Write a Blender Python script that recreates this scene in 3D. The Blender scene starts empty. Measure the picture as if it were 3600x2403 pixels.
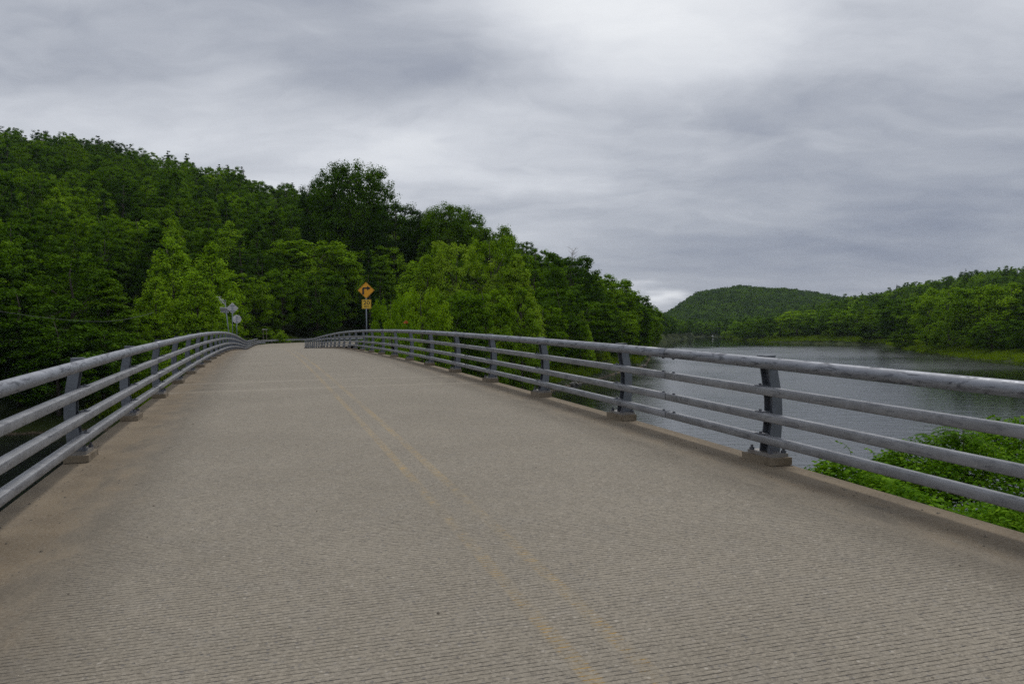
import bpy, math, random
import numpy as np
from mathutils import Vector, Matrix

# ------------------------------------------------------------------ camera, sky, sun, exposure
scene = bpy.context.scene
YAW = 0.30309                      # bridge axis leans this far left of the view axis
CAMZ = 1.58                        # eye height above the deck at the camera
FPX = 2800.0                       # focal length in photo pixels (28 mm lens on a 36 mm frame)
PITCH = math.atan((1158.3 - 1201.5) / FPX)
ROLL = -0.01386
cam_d = bpy.data.cameras.new('camera'); cam = bpy.data.objects.new('camera', cam_d)
scene.collection.objects.link(cam)
cam_d.lens = 28.0; cam_d.sensor_width = 36.0; cam_d.clip_start = 0.05; cam_d.clip_end = 9000
cam.matrix_world = Matrix.Translation((0, 0, CAMZ)) @ Matrix.Rotation(math.pi / 2 + PITCH, 4, 'X') @ Matrix.Rotation(ROLL, 4, 'Z')
scene.camera = cam
scene.view_settings.view_transform = 'Standard'
scene.view_settings.look = 'None'
scene.view_settings.exposure = 0.0
scene.view_settings.gamma = 1.0
scene.view_settings.use_curve_mapping = False
scene.cycles.max_bounces = 4
scene.cycles.diffuse_bounces = 1
scene.cycles.glossy_bounces = 2
scene.cycles.transmission_bounces = 4
scene.cycles.transparent_max_bounces = 8
scene.cycles.volume_bounces = 0
scene.cycles.use_denoising = False
scene.cycles.use_adaptive_sampling = True
scene.cycles.adaptive_threshold = 0.015
scene.cycles.caustics_reflective = False
scene.cycles.caustics_refractive = False

SUN_EL = math.radians(56); SUN_AZ = math.radians(9)     # azimuth to the right of the view axis

def ray(x, y):
    """world direction (depth 1 along +Y) through photo pixel x, y"""
    c, s = math.cos(ROLL), math.sin(ROLL)
    dx, dy = x - 1800.0, y - 1201.5
    xr = c * dx + s * dy; yr = -s * dx + c * dy
    yf = math.cos(PITCH) * FPX + math.sin(PITCH) * yr
    zu = math.sin(PITCH) * FPX - math.cos(PITCH) * yr
    return Vector((xr / yf, 1.0, zu / yf))

def at(x, y, depth):
    d = ray(x, y)
    return Vector((d.x * depth, depth, CAMZ + d.z * depth))

class NT:
    """small node-tree writer"""
    def __init__(s, tree):
        s.t = tree; s.n = tree.nodes; s.l = tree.links
    def node(s, typ, **kw):
        nd = s.n.new(typ)
        for k, v in kw.items(): setattr(nd, k, v)
        return nd
    def put(s, sock, v):
        if isinstance(v, bpy.types.NodeSocket): s.l.new(v, sock)
        elif v is not None:
            if sock.type == 'RGBA' and len(v) == 3: v = (*v, 1.0)
            sock.default_value = v
    def math(s, op, a, b=None, c=None, clamp=False):
        nd = s.node('ShaderNodeMath', operation=op, use_clamp=clamp)
        s.put(nd.inputs[0], a)
        if b is not None: s.put(nd.inputs[1], b)
        if c is not None: s.put(nd.inputs[2], c)
        return nd.outputs[0]
    def vmath(s, op, a, b=None):
        nd = s.node('ShaderNodeVectorMath', operation=op)
        s.put(nd.inputs[0], a)
        if b is not None: s.put(nd.inputs[1], b)
        return nd.outputs['Value'] if op in ('LENGTH', 'DOT_PRODUCT', 'DISTANCE') else nd.outputs[0]
    def mix(s, f, a, b, typ='MIX'):
        nd = s.node('ShaderNodeMix', data_type='RGBA', blend_type=typ)
        s.put(nd.inputs[0], f); s.put(nd.inputs[6], a); s.put(nd.inputs[7], b)
        return nd.outputs[2]
    def rng(s, v, a, b, c=0.0, d=1.0, smooth=True):
        nd = s.node('ShaderNodeMapRange', interpolation_type='SMOOTHSTEP' if smooth else 'LINEAR', clamp=True)
        s.put(nd.inputs[0], v); s.put(nd.inputs[1], a); s.put(nd.inputs[2], b); s.put(nd.inputs[3], c); s.put(nd.inputs[4], d)
        return nd.outputs[0]
    def noise(s, vec, scale, detail=3.0, rough=0.55, dist=0.0, color=False):
        nd = s.node('ShaderNodeTexNoise')
        if vec is not None: s.put(nd.inputs['Vector'], vec)
        nd.inputs['Scale'].default_value = scale; nd.inputs['Detail'].default_value = detail
        nd.inputs['Roughness'].default_value = rough; nd.inputs['Distortion'].default_value = dist
        return nd.outputs['Color' if color else 'Fac']
    def scale(s, vec, v):
        nd = s.node('ShaderNodeVectorMath', operation='MULTIPLY'); s.put(nd.inputs[0], vec); s.put(nd.inputs[1], v); return nd.outputs[0]
    def xyz(s, vec):
        nd = s.node('ShaderNodeSeparateXYZ'); s.put(nd.inputs[0], vec); return nd.outputs
    def comb(s, x, y, z):
        nd = s.node('ShaderNodeCombineXYZ'); s.put(nd.inputs[0], x); s.put(nd.inputs[1], y); s.put(nd.inputs[2], z); return nd.outputs[0]
    def ramp(s, f, stops):
        nd = s.node('ShaderNodeValToRGB'); el = nd.color_ramp.elements
        while len(el) < len(stops): el.new(0.5)
        for e, (p, c) in zip(el, stops): e.position = p; e.color = (*c, 1.0)
        s.put(nd.inputs[0], f); return nd.outputs[0]
    def bump(s, h, strength, dist, normal=None):
        nd = s.node('ShaderNodeBump'); s.put(nd.inputs['Height'], h)
        nd.inputs['Strength'].default_value = strength; nd.inputs['Distance'].default_value = dist
        if normal is not None: s.put(nd.inputs['Normal'], normal)
        return nd.outputs[0]

world = bpy.data.worlds.new('World'); scene.world = world; world.use_nodes = True
wt = NT(world.node_tree)
for nd in list(wt.n): wt.n.remove(nd)
sky = wt.node('ShaderNodeTexSky', sky_type='NISHITA', sun_disc=False, sun_elevation=SUN_EL, sun_rotation=SUN_AZ)
gen = wt.node('ShaderNodeTexCoord').outputs['Generated']
gx, gy, gz = wt.xyz(gen)[0:3]
h = wt.math('ADD', wt.math('MAXIMUM', gz, 0.0), 0.20)
cp = wt.comb(wt.math('DIVIDE', gx, h), wt.math('DIVIDE', gy, h), 0.0)
warp = wt.noise(cp, 1.6, 4.0, 0.55, color=True)
cpw = wt.vmath('ADD', wt.scale(cp, (0.55, 1.0, 1.0)), wt.scale(wt.vmath('SUBTRACT', warp, (0.5, 0.5, 0.5)), (0.34, 0.34, 0.0)))
n_big = wt.noise(cpw, 1.5, 4.0, 0.5, 0.15)
n_mid = wt.noise(wt.scale(cpw, (1.25, 1.0, 1.0)), 3.0, 7.0, 0.56, 0.08)
n_fine = wt.noise(cpw, 9.0, 6.0, 0.6, 0.1)
bright = wt.math('ADD', wt.math('MULTIPLY', wt.math('SUBTRACT', n_big, 0.5), 0.34), wt.math('MULTIPLY', wt.math('SUBTRACT', n_mid, 0.5), 0.50))
bright = wt.math('ADD', bright, wt.math('MULTIPLY', wt.math('SUBTRACT', n_fine, 0.5), 0.10))
bright = wt.math('MULTIPLY', bright, wt.rng(gz, 0.0, 0.22, 0.45, 1.0))
dirw = wt.vmath('ADD', gen, wt.scale(wt.vmath('SUBTRACT', warp, (0.5, 0.5, 0.5)), (0.13, 0.0, 0.06)))
def blob(x, y, sx, sz, w):
    """thicker or thinner part of the cloud deck in a direction"""
    global bright
    d = ray(x, y).normalized()
    v = wt.scale(wt.vmath('SUBTRACT', dirw, tuple(d)), (1.0 / sx, 1.0 / (2.5 * sx), 1.0 / sz))
    f = wt.rng(wt.vmath('LENGTH', v), 0.0, 1.0, w, 0.0)
    bright = wt.math('ADD', bright, f)
BLOBS = [(100, 60, 0.36, 0.130, -0.066), (100, 200, 0.36, 0.130, -0.148), (100, 360, 0.36, 0.130, 0.100), (600, 50, 0.36, 0.130, 0.201), (600, 260, 0.36, 0.130, -0.086), (650, 420, 0.36, 0.130, 0.095), (1050, 100, 0.36, 0.130, -0.167), (1500, 50, 0.36, 0.130, -0.184), (1550, 270, 0.36, 0.130, -0.070), (1500, 420, 0.36, 0.130, 0.108), (1500, 620, 0.36, 0.130, 0.054), (1900, 40, 0.36, 0.130, 0.163), (2200, 30, 0.36, 0.130, 0.275), (2300, 300, 0.36, 0.130, -0.066), (2450, 440, 0.36, 0.130, -0.069), (2600, 850, 0.36, 0.130, -0.047), (3350, 350, 0.36, 0.130, -0.123), (3300, 600, 0.36, 0.130, -0.061), (3300, 820, 0.36, 0.130, -0.068), (2900, 950, 0.36, 0.130, -0.117), (1900, 740, 0.36, 0.130, -0.052), (2262, 1052, 0.05, 0.017, 0.358), (-300, 500, 0.36, 0.130, -0.047), (3900, 700, 0.36, 0.130, -0.140), (2350, 980, 0.36, 0.130, -0.093), (3000, 250, 0.36, 0.130, 0.10), (2750, 600, 0.36, 0.13, 0.05), (3380, 360, 0.30, 0.09, -0.04), (150, 190, 0.36, 0.08, -0.02), (620, 255, 0.34, 0.08, -0.03), (1560, 265, 0.30, 0.06, -0.07), (1100, 110, 0.34, 0.10, 0.05)]
for b in BLOBS: blob(*b)
val = wt.math('ADD', bright, 0.64)
cloud = wt.ramp(val, [(0.0, (0.10, 0.115, 0.17)), (0.25, (0.203, 0.232, 0.312)), (0.5, (0.405, 0.432, 0.492)), (0.75, (0.66, 0.685, 0.735)), (1.0, (0.88, 0.90, 0.925))])
bg = wt.node('ShaderNodeBackground'); bg.inputs['Strength'].default_value = 0.1
cover = wt.mix(0.97, sky.outputs[0], wt.mix(1.0, cloud, (10.0, 10.0, 10.0), 'MULTIPLY'))
wt.put(bg.inputs['Color'], cover)
wo = wt.node('ShaderNodeOutputWorld'); wt.l.new(bg.outputs[0], wo.inputs['Surface'])

sun_d = bpy.data.lights.new('sun', 'SUN'); sun = bpy.data.objects.new('sun', sun_d); scene.collection.objects.link(sun)
sun_d.energy = 1.5; sun_d.angle = math.radians(12); sun_d.color = (1.0, 0.96, 0.90)
sd = Vector((math.sin(SUN_AZ) * math.cos(SUN_EL), math.cos(SUN_AZ) * math.cos(SUN_EL), math.sin(SUN_EL)))
sun.rotation_euler = sd.to_track_quat('Z', 'Y').to_euler()

# ------------------------------------------------------------------ helpers
COL = scene.collection
class MB:
    """collects shapes; build() links them as ONE mesh object"""
    def __init__(s): s.v = []; s.f = []; s.uv = None
    def box(s, c, d, M=None):
        x, y, z = d[0] / 2, d[1] / 2, d[2] / 2
        p = [Vector((c[0] + i * x, c[1] + j * y, c[2] + k * z)) for k in (-1, 1) for (i, j) in ((-1, -1), (1, -1), (1, 1), (-1, 1))]
        if M is not None: p = [M @ q for q in p]
        n = len(s.v); s.v += p
        s.f += [tuple(n + i for i in q) for q in ((3, 2, 1, 0), (4, 5, 6, 7), (0, 1, 5, 4), (1, 2, 6, 5), (2, 3, 7, 6), (3, 0, 4, 7))]
        return s
    def tube(s, pts, rad, seg=10, cap=True):
        pts = [Vector(p) for p in pts]; n0 = len(s.v)
        if not hasattr(rad, '__len__'): rad = [rad] * len(pts)
        up = None
        for i, p in enumerate(pts):
            t = (pts[min(i + 1, len(pts) - 1)] - pts[max(i - 1, 0)]).normalized()
            if up is None: up = Vector((0, 0, 1)) if abs(t.z) < 0.9 else Vector((1, 0, 0))
            a = t.cross(up).normalized(); b = a.cross(t); up = b
            for k in range(seg):
                an = 2 * math.pi * k / seg
                s.v.append(p + (a * math.cos(an) + b * math.sin(an)) * rad[i])
        for i in range(len(pts) - 1):
            for k in range(seg):
                k2 = (k + 1) % seg; o = n0 + i * seg
                s.f.append((o + k, o + k2, o + seg + k2, o + seg + k))
        if cap:
            s.f.append(tuple(n0 + k for k in range(seg))[::-1]); e = n0 + (len(pts) - 1) * seg
            s.f.append(tuple(e + k for k in range(seg)))
        return s
    def sweep(s, frames, prof, cap=True):
        """closed 2-D profile (a, b) swept through frames of (point, A axis, B axis)"""
        n0 = len(s.v); m = len(prof)
        for p, A, B in frames:
            for a, b in prof: s.v.append(p + A * a + B * b)
        for i in range(len(frames) - 1):
            o = n0 + i * m
            for k in range(m):
                k2 = (k + 1) % m; s.f.append((o + k, o + k2, o + m + k2, o + m + k))
        if cap:
            s.f.append(tuple(n0 + k for k in range(m))[::-1]); e = n0 + (len(frames) - 1) * m
            s.f.append(tuple(e + k for k in range(m)))
        return s
    def prism(s, poly, M, th):
        n0 = len(s.v); m = len(poly)
        for d in (0.0, th):
            for a, b in poly: s.v.append(M @ Vector((a, b, d)))
        s.f.append(tuple(n0 + k for k in range(m))[::-1]); s.f.append(tuple(n0 + m + k for k in range(m)))
        for k in range(m):
            k2 = (k + 1) % m; s.f.append((n0 + k, n0 + k2, n0 + m + k2, n0 + m + k))
        return s
    def mesh(s, name, mat, smooth=False):
        me = bpy.data.meshes.new(name); me.from_pydata([tuple(v) for v in s.v], [], s.f); me.update()
        if mat is not None: me.materials.append(mat)
        if smooth:
            me.polygons.foreach_set('use_smooth', [len(p.vertices) == 4 for p in me.polygons])
        return me
    def build(s, name, mat, parent=None, smooth=False, bevel=0.0):
        return link(name, s.mesh(name, mat, smooth), parent, bevel=bevel)

def link(name, me, parent=None, loc=None, rz=None, bevel=0.0):
    o = bpy.data.objects.new(name, me); COL.objects.link(o)
    if loc is not None: o.location = loc
    if rz is not None: o.rotation_euler = (0, 0, rz)
    if parent is not None: o.parent = parent
    if bevel:
        m = o.modifiers.new('edge', 'BEVEL'); m.width = bevel; m.segments = 2; m.limit_method = 'ANGLE'
    return o
def tag(o, label=None, cat=None, group=None, kind=None):
    if label: o['label'] = label
    if cat: o['category'] = cat
    if group: o['group'] = group
    if kind: o['kind'] = kind
    return o
def empty(name, loc=(0, 0, 0), rz=0.0):
    o = bpy.data.objects.new(name, None); COL.objects.link(o); o.location = loc; o.rotation_euler = (0, 0, rz)
    o.empty_display_size = 0.3
    return o
def fast_mesh(name, V, F, mats, attrs=None, fmat=None, smooth=False):
    """V (n,3), F (m,k) numpy arrays"""
    V = np.asarray(V, np.float32); F = np.asarray(F, np.int32); me = bpy.data.meshes.new(name)
    m, k = F.shape
    me.vertices.add(len(V)); me.vertices.foreach_set('co', V.ravel())
    me.loops.add(m * k); me.loops.foreach_set('vertex_index', F.ravel())
    me.polygons.add(m); me.polygons.foreach_set('loop_start', np.arange(0, m * k, k, dtype=np.int32))
    for mt in mats: me.materials.append(mt)
    if fmat is not None: me.polygons.foreach_set('material_index', np.asarray(fmat, np.int32))
    if smooth: me.polygons.foreach_set('use_smooth', np.ones(m, bool))
    me.update(calc_edges=True)
    for nm, dom, arr in (attrs or []):
        a = me.attributes.new(nm, 'FLOAT', dom); a.data.foreach_set('value', np.asarray(arr, np.float32))
    return me

def material(name, rough=0.8, spec=0.5):
    m = bpy.data.materials.new(name); m.use_nodes = True
    t = NT(m.node_tree); b = m.node_tree.nodes['Principled BSDF']
    b.inputs['Roughness'].default_value = rough; b.inputs['Specular IOR Level'].default_value = spec
    return m, t, b

# ------------------------------------------------------------------ materials
def mat_plain(name, col, rough=0.7, var=0.25, scale=8.0, metal=0.0, spec=0.5):
    m, t, b = material(name, rough, spec)
    oc = t.node('ShaderNodeTexCoord').outputs['Object']
    n = t.noise(oc, scale, 4.0)
    c = t.mix(t.rng(n, 0.3, 0.7), tuple(x * (1 - var) for x in col), tuple(x * (1 + var) for x in col))
    t.put(b.inputs['Base Color'], c); b.inputs['Metallic'].default_value = metal
    return m

def mat_steel(name, col, dark, streak=1.0, rust=0.0):
    m, t, b = material(name, 0.5, 0.35)
    geo = t.node('ShaderNodeNewGeometry'); pos = geo.outputs['Position']
    n1 = t.noise(t.scale(pos, (1.0, 1.0, 1.0)), 2.2, 5.0, 0.6, 0.4)
    n2 = t.noise(pos, 17.0, 5.0, 0.65)
    n3 = t.noise(t.scale(pos, (1.6, 1.6, 11.0)), 2.6, 5.0, 0.65, 0.8)
    c = t.mix(t.math('MULTIPLY', t.rng(n1, 0.36, 0.62), 0.75), tuple(x * 1.12 for x in col), tuple(x * 0.8 for x in col))
    c = t.mix(t.math('MULTIPLY', t.rng(n2, 0.50, 0.72), 0.45), c, tuple(x * 1.35 for x in col))
    c = t.mix(t.math('MULTIPLY', t.rng(n3, 0.50, 0.66), 0.75 * streak, clamp=True), c, dark)
    if rust:
        n4 = t.noise(pos, 6.0, 5.0, 0.7)
        c = t.mix(t.math('MULTIPLY', t.rng(n4, 0.56, 0.68), rust), c, (0.13, 0.055, 0.025))
    t.put(b.inputs['Base Color'], c)
    t.put(b.inputs['Roughness'], t.rng(n2, 0.3, 0.7, 0.42, 0.62))
    b.inputs['Metallic'].default_value = 0.45
    t.put(b.inputs['Normal'], t.bump(n2, 0.12, 0.004))
    return m
M_PIPE = mat_steel('galvanised_pipe', (0.255, 0.268, 0.300), (0.045, 0.050, 0.065), 1.1)
M_TUBE = mat_steel('galvanised_tube', (0.265, 0.270, 0.285), (0.10, 0.105, 0.125), 0.8)
M_POST = mat_steel('galvanised_post', (0.175, 0.190, 0.220), (0.07, 0.08, 0.105), 0.5, 0.2)
M_BOLT = mat_steel('bolt_steel', (0.13, 0.14, 0.165), (0.05, 0.05, 0.06), 0.6, 0.3)
M_PLATE = mat_steel('base_plate_steel', (0.27, 0.255, 0.24), (0.12, 0.10, 0.08), 0.6, 0.35)
M_GUARD = mat_steel('guardrail_steel', (0.34, 0.35, 0.375), (0.14, 0.14, 0.16), 0.5)
M_SIGNBACK = mat_plain('sign_back_aluminium', (0.50, 0.50, 0.51), 0.5, 0.12, 3.0, 0.2)
M_POLE = mat_plain('sign_pole_steel', (0.22, 0.25, 0.30), 0.5, 0.2, 6.0, 0.3)
M_YEL = mat_plain('sign_yellow', (0.82, 0.37, 0.012), 0.45, 0.06, 4.0)
M_YEL2 = mat_plain('plaque_yellow', (0.80, 0.50, 0.04), 0.45, 0.06, 4.0)
M_BLACK = mat_plain('sign_black', (0.012, 0.012, 0.014), 0.5, 0.1)
M_WHITE = mat_plain('white_paint', (0.7, 0.7, 0.68), 0.5, 0.05)
M_WIRE = mat_plain('cable_grey', (0.11, 0.115, 0.12), 0.5, 0.1)
M_WOOD = mat_plain('weathered_wood', (0.17, 0.15, 0.12), 0.9, 0.3, 12.0)
M_ORANGE = mat_plain('orange_leaf', (0.55, 0.09, 0.02), 0.7, 0.2)
M_ROCK = mat_plain('river_rock', (0.16, 0.155, 0.14), 0.9, 0.45, 3.0)
M_GIRDER = mat_plain('weathering_girder', (0.10, 0.06, 0.045), 0.85, 0.3, 2.0)

def mat_concrete(name, col, stain):
    m, t, b = material(name, 0.9, 0.3)
    pos = t.node('ShaderNodeNewGeometry').outputs['Position']
    n = t.noise(pos, 4.0, 6.0, 0.65); n2 = t.noise(pos, 60.0, 3.0, 0.7)
    c = t.mix(t.rng(n, 0.38, 0.64), col, stain)
    c = t.mix(t.math('MULTIPLY', t.rng(n2, 0.45, 0.75), 0.35), c, tuple(x * 0.55 for x in col))
    t.put(b.inputs['Base Color'], c); t.put(b.inputs['Normal'], t.bump(n2, 0.3, 0.004))
    return m
M_PAD = mat_concrete('pad_concrete', (0.225, 0.185, 0.135), (0.15, 0.118, 0.08))
M_PIER = mat_concrete('pier_concrete', (0.33, 0.31, 0.27), (0.24, 0.21, 0.17))

def mat_deck(name, edge_l, edge_r, grooves=True, lines=True):
    m, t, b = material(name, 0.92, 0.25)
    uv = t.node('ShaderNodeUVMap', uv_map='road').outputs[0]      # x across (m), y along (m)
    ux, uy = t.xyz(uv)[0:2]
    P = t.comb(ux, uy, 0.0)
    big = t.noise(P, 0.55, 5.0, 0.6); mid = t.noise(P, 3.3, 5.0, 0.65)
    fine = t.noise(P, 46.0, 3.0, 0.7); grit = t.noise(P, 170.0, 2.0, 0.6)
    c = t.mix(t.rng(big, 0.3, 0.7), (0.262, 0.229, 0.175), (0.312, 0.274, 0.212))
    c = t.mix(t.math('MULTIPLY', t.rng(mid, 0.45, 0.7), 0.30), c, (0.27, 0.248, 0.212))
    c = t.mix(t.math('MULTIPLY', t.rng(grit, 0.35, 0.75), 0.55), c, (0.24, 0.22, 0.195))
    c = t.mix(t.math('MULTIPLY', t.rng(fine, 0.50, 0.72), 0.55), c, (0.165, 0.147, 0.122))
    pit = t.noise(t.scale(P, (1.0, 1.6, 1.0)), 23.0, 4.0, 0.75)
    c = t.mix(t.math('MULTIPLY', t.rng(pit, 0.58, 0.68), 0.55), c, (0.105, 0.092, 0.078))
    c = t.mix(t.math('MULTIPLY', t.rng(pit, 0.40, 0.30), 0.25), c, (0.37, 0.33, 0.27))
    # exposed aggregate: dark and pale pebbles
    vo = t.node('ShaderNodeTexVoronoi', feature='F1'); t.put(vo.inputs['Vector'], P); vo.inputs['Scale'].default_value = 28.0
    peb = t.rng(vo.outputs['Distance'], 0.16, 0.34, 1.0, 0.0); pcol = t.xyz(vo.outputs['Color'])
    show = t.math('MULTIPLY', peb, t.rng(pcol[0], 0.50, 0.56))
    c = t.mix(t.math('MULTIPLY', show, 0.7), c, t.mix(t.rng(pcol[1], 0.55, 0.95), (0.125, 0.12, 0.12), (0.46, 0.42, 0.36)))
    vo2 = t.node('ShaderNodeTexVoronoi', feature='F1'); t.put(vo2.inputs['Vector'], P); vo2.inputs['Scale'].default_value = 75.0
    pc2 = t.xyz(vo2.outputs['Color'])
    c = t.mix(t.math('MULTIPLY', t.rng(pc2[0], 0.62, 0.75), 0.36), c, (0.12, 0.105, 0.085))
    c = t.mix(t.math('MULTIPLY', t.rng(pc2[1], 0.80, 0.88), 0.32), c, (0.42, 0.37, 0.30))
    hgt = t.math('ADD', t.math('MULTIPLY', fine, 0.5), t.math('MULTIPLY', grit, 0.5))
    # distance to the nearer edge
    de = t.math('MINIMUM', t.math('SUBTRACT', ux, edge_l), t.math('SUBTRACT', edge_r, ux))
    stretch = t.noise(t.scale(P, (2.2, 0.75, 1.0)), 1.7, 9.0, 0.70, 0.3)
    dj = t.math('ADD', de, t.math('MULTIPLY', t.math('SUBTRACT', stretch, 0.5), 1.3))
    wide = t.rng(ux, 2.5, 0.5, 0.0, 0.12, False)
    tan = t.rng(t.math('SUBTRACT', dj, wide), 0.95, 0.28)
    brn = t.mix(t.rng(t.noise(P, 2.2, 4.0), 0.35, 0.65), (0.205, 0.155, 0.098), (0.145, 0.108, 0.068))
    c = t.mix(t.math('MULTIPLY', tan, t.rng(t.noise(P, 38.0, 4.0, 0.7), 0.3, 0.65, 0.95, 0.55)), c, brn)
    dirt = t.math('MULTIPLY', t.rng(dj, 0.45, 0.78), t.rng(dj, 1.45, 0.85))
    c = t.mix(t.math('MULTIPLY', dirt, t.rng(stretch, 0.35, 0.72, 0.15, 0.7)), c, (0.105, 0.088, 0.066))
    if grooves:
        wob = t.math('ADD', t.math('MULTIPLY', t.math('SUBTRACT', t.noise(t.scale(P, (1.3, 6.0, 1.0)), 1.0, 3.0), 0.5), 0.030), t.math('MULTIPLY', t.math('SUBTRACT', t.noise(P, 30.0, 3.0), 0.5), 0.012))
        ph = t.math('FRACT', t.math('DIVIDE', t.math('ADD', uy, wob), 0.0375))
        dist = t.math('ABSOLUTE', t.math('SUBTRACT', ph, 0.5))
        brk = t.noise(t.scale(P, (4.0, 22.0, 1.0)), 3.2, 3.0, 0.6)
        g = t.math('MULTIPLY', t.rng(dist, 0.055, 0.12, 1.0, 0.0), t.rng(brk, 0.40, 0.60, 0.18, 1.0))
        de_t = t.math('ADD', de, t.math('MULTIPLY', t.math('SUBTRACT', stretch, 0.5), 0.35))
        g = t.math('MULTIPLY', g, t.rng(de_t, 0.70, 0.95))
        # a smooth hand-finished patch by the right edge, where the tining was trowelled away
        pv = t.vmath('LENGTH', t.scale(t.vmath('SUBTRACT', P, (4.05, 2.15, 0.0)), (1.0 / 0.75, 1.0 / 0.62, 0.0)))
        pv = t.math('ADD', pv, t.math('MULTIPLY', t.math('SUBTRACT', mid, 0.5), 0.9))
        patch = t.rng(pv, 0.62, 1.0, 1.0, 0.0)
        g = t.math('MULTIPLY', g, t.math('SUBTRACT', 1.0, t.math('MULTIPLY', patch, 0.8)))
        c = t.mix(t.math('MULTIPLY', patch, 0.55), c, (0.36, 0.322, 0.27))
        c = t.mix(t.math('MULTIPLY', g, 0.92), c, (0.050, 0.045, 0.038))
        hgt = t.math('SUBTRACT', hgt, t.math('MULTIPLY', g, 1.2))
        # cold joints between deck pours
        for s0 in (17.2, 19.4):
            jl = t.rng(t.math('ABSOLUTE', t.math('SUBTRACT', t.math('ADD', uy, t.math('MULTIPLY', mid, 0.25)), s0 + 0.12)), 0.05, 0.26, 1.0, 0.0)
            c = t.mix(t.math('MULTIPLY', jl, 0.24), c, (0.40, 0.355, 0.285))
    if lines:
        wear = t.noise(P, 9.0, 5.0, 0.72); wear2 = t.noise(t.scale(P, (1.0, 0.35, 1.0)), 1.7, 4.0, 0.6)
        wsum = t.math('ADD', t.math('MULTIPLY', wear, 0.6), t.math('MULTIPLY', wear2, 0.4))
        for x0 in (1.30, 1.57):
            edge = t.math('ADD', t.math('ABSOLUTE', t.math('SUBTRACT', ux, x0)), t.math('MULTIPLY', t.math('SUBTRACT', wear, 0.5), 0.05))
            ln = t.rng(edge, 0.028, 0.060, 1.0, 0.0)
            c = t.mix(t.math('MULTIPLY', ln, t.rng(wsum, 0.42, 0.62, 0.03, 0.16)), c, (0.40, 0.29, 0.115))
            if grooves: c = t.mix(t.math('MULTIPLY', t.math('MULTIPLY', ln, g), t.rng(wsum, 0.44, 0.54, 0.0, 0.9)), c, (0.50, 0.29, 0.045))
            c = t.mix(t.math('MULTIPLY', ln, t.rng(wsum, 0.60, 0.65, 0.0, 0.7)), c, (0.52, 0.30, 0.05))
    t.put(b.inputs['Base Color'], c)
    t.put(b.inputs['Normal'], t.bump(hgt, 0.6, 0.006))
    return m
DECK_L, DECK_R = -2.005, 5.025
M_DECK = mat_deck('tined_concrete', DECK_L, DECK_R)
M_ROAD = mat_deck('worn_asphalt', -50.0, 50.0, False, False)

def mat_leaf(name, dark, mid, light, trans=0.28, hue_var=0.5):
    m = bpy.data.materials.new(name); m.use_nodes = True; t = NT(m.node_tree)
    for nd in list(t.n): t.n.remove(nd)
    tint = t.node('ShaderNodeAttribute', attribute_name='tint', attribute_type='GEOMETRY').outputs['Fac']
    rnd = t.node('ShaderNodeObjectInfo').outputs['Random']
    v = t.math('ADD', t.math('MULTIPLY', tint, 1.0 - hue_var), t.math('MULTIPLY', rnd, hue_var))
    c = t.ramp(v, [(0.15, dark), (0.5, mid), (0.85, light)])
    d = t.node('ShaderNodeBsdfDiffuse'); t.put(d.inputs['Color'], c)
    tr = t.node('ShaderNodeBsdfTranslucent'); t.put(tr.inputs['Color'], t.mix(0.5, c, t.mix(1.0, c, (1.5, 1.5, 0.4), 'MULTIPLY')))
    gl = t.node('ShaderNodeBsdfGlossy'); gl.inputs['Roughness'].default_value = 0.5; t.put(gl.inputs['Color'], (0.5, 0.55, 0.5))
    ms = t.node('ShaderNodeMixShader'); ms.inputs[0].default_value = trans
    t.l.new(d.outputs[0], ms.inputs[1]); t.l.new(tr.outputs[0], ms.inputs[2])
    ms2 = t.node('ShaderNodeMixShader'); ms2.inputs[0].default_value = 0.006
    t.l.new(ms.outputs[0], ms2.inputs[1]); t.l.new(gl.outputs[0], ms2.inputs[2])
    o = t.node('ShaderNodeOutputMaterial'); t.l.new(ms2.outputs[0], o.inputs['Surface'])
    return m
L_DARK = mat_leaf('leaf_dark', (0.020, 0.050, 0.004), (0.062, 0.135, 0.005), (0.140, 0.245, 0.007))
L_MID = mat_leaf('leaf_mid', (0.032, 0.080, 0.004), (0.100, 0.200, 0.006), (0.190, 0.325, 0.010))
L_LIGHT = mat_leaf('leaf_light', (0.095, 0.195, 0.006), (0.195, 0.335, 0.009), (0.295, 0.450, 0.020))
L_POP = mat_leaf('leaf_poplar', (0.120, 0.235, 0.008), (0.215, 0.370, 0.012), (0.310, 0.475, 0.028), 0.28, 0.15)
L_PALE = mat_leaf('leaf_pale', (0.090, 0.175, 0.007), (0.180, 0.310, 0.012), (0.285, 0.420, 0.030))
L_CON = mat_leaf('needle_dark', (0.010, 0.030, 0.006), (0.028, 0.070, 0.008), (0.060, 0.120, 0.010), 0.15)
L_KNOT = mat_leaf('knotweed_leaf', (0.030, 0.090, 0.005), (0.086, 0.195, 0.007), (0.180, 0.325, 0.016), 0.30, 0.0)
L_GRASS = mat_leaf('grass_blade', (0.080, 0.140, 0.006), (0.150, 0.235, 0.008), (0.240, 0.330, 0.020), 0.35, 0.2)
M_BARK = mat_plain('bark_grey_brown', (0.075, 0.062, 0.05), 0.95, 0.4, 5.0)
M_PALEBARK = mat_plain('bark_pale', (0.30, 0.25, 0.19), 0.9, 0.35, 3.0)
M_STEM = mat_plain('green_stem', (0.10, 0.13, 0.03), 0.8, 0.3, 5.0)

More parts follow.
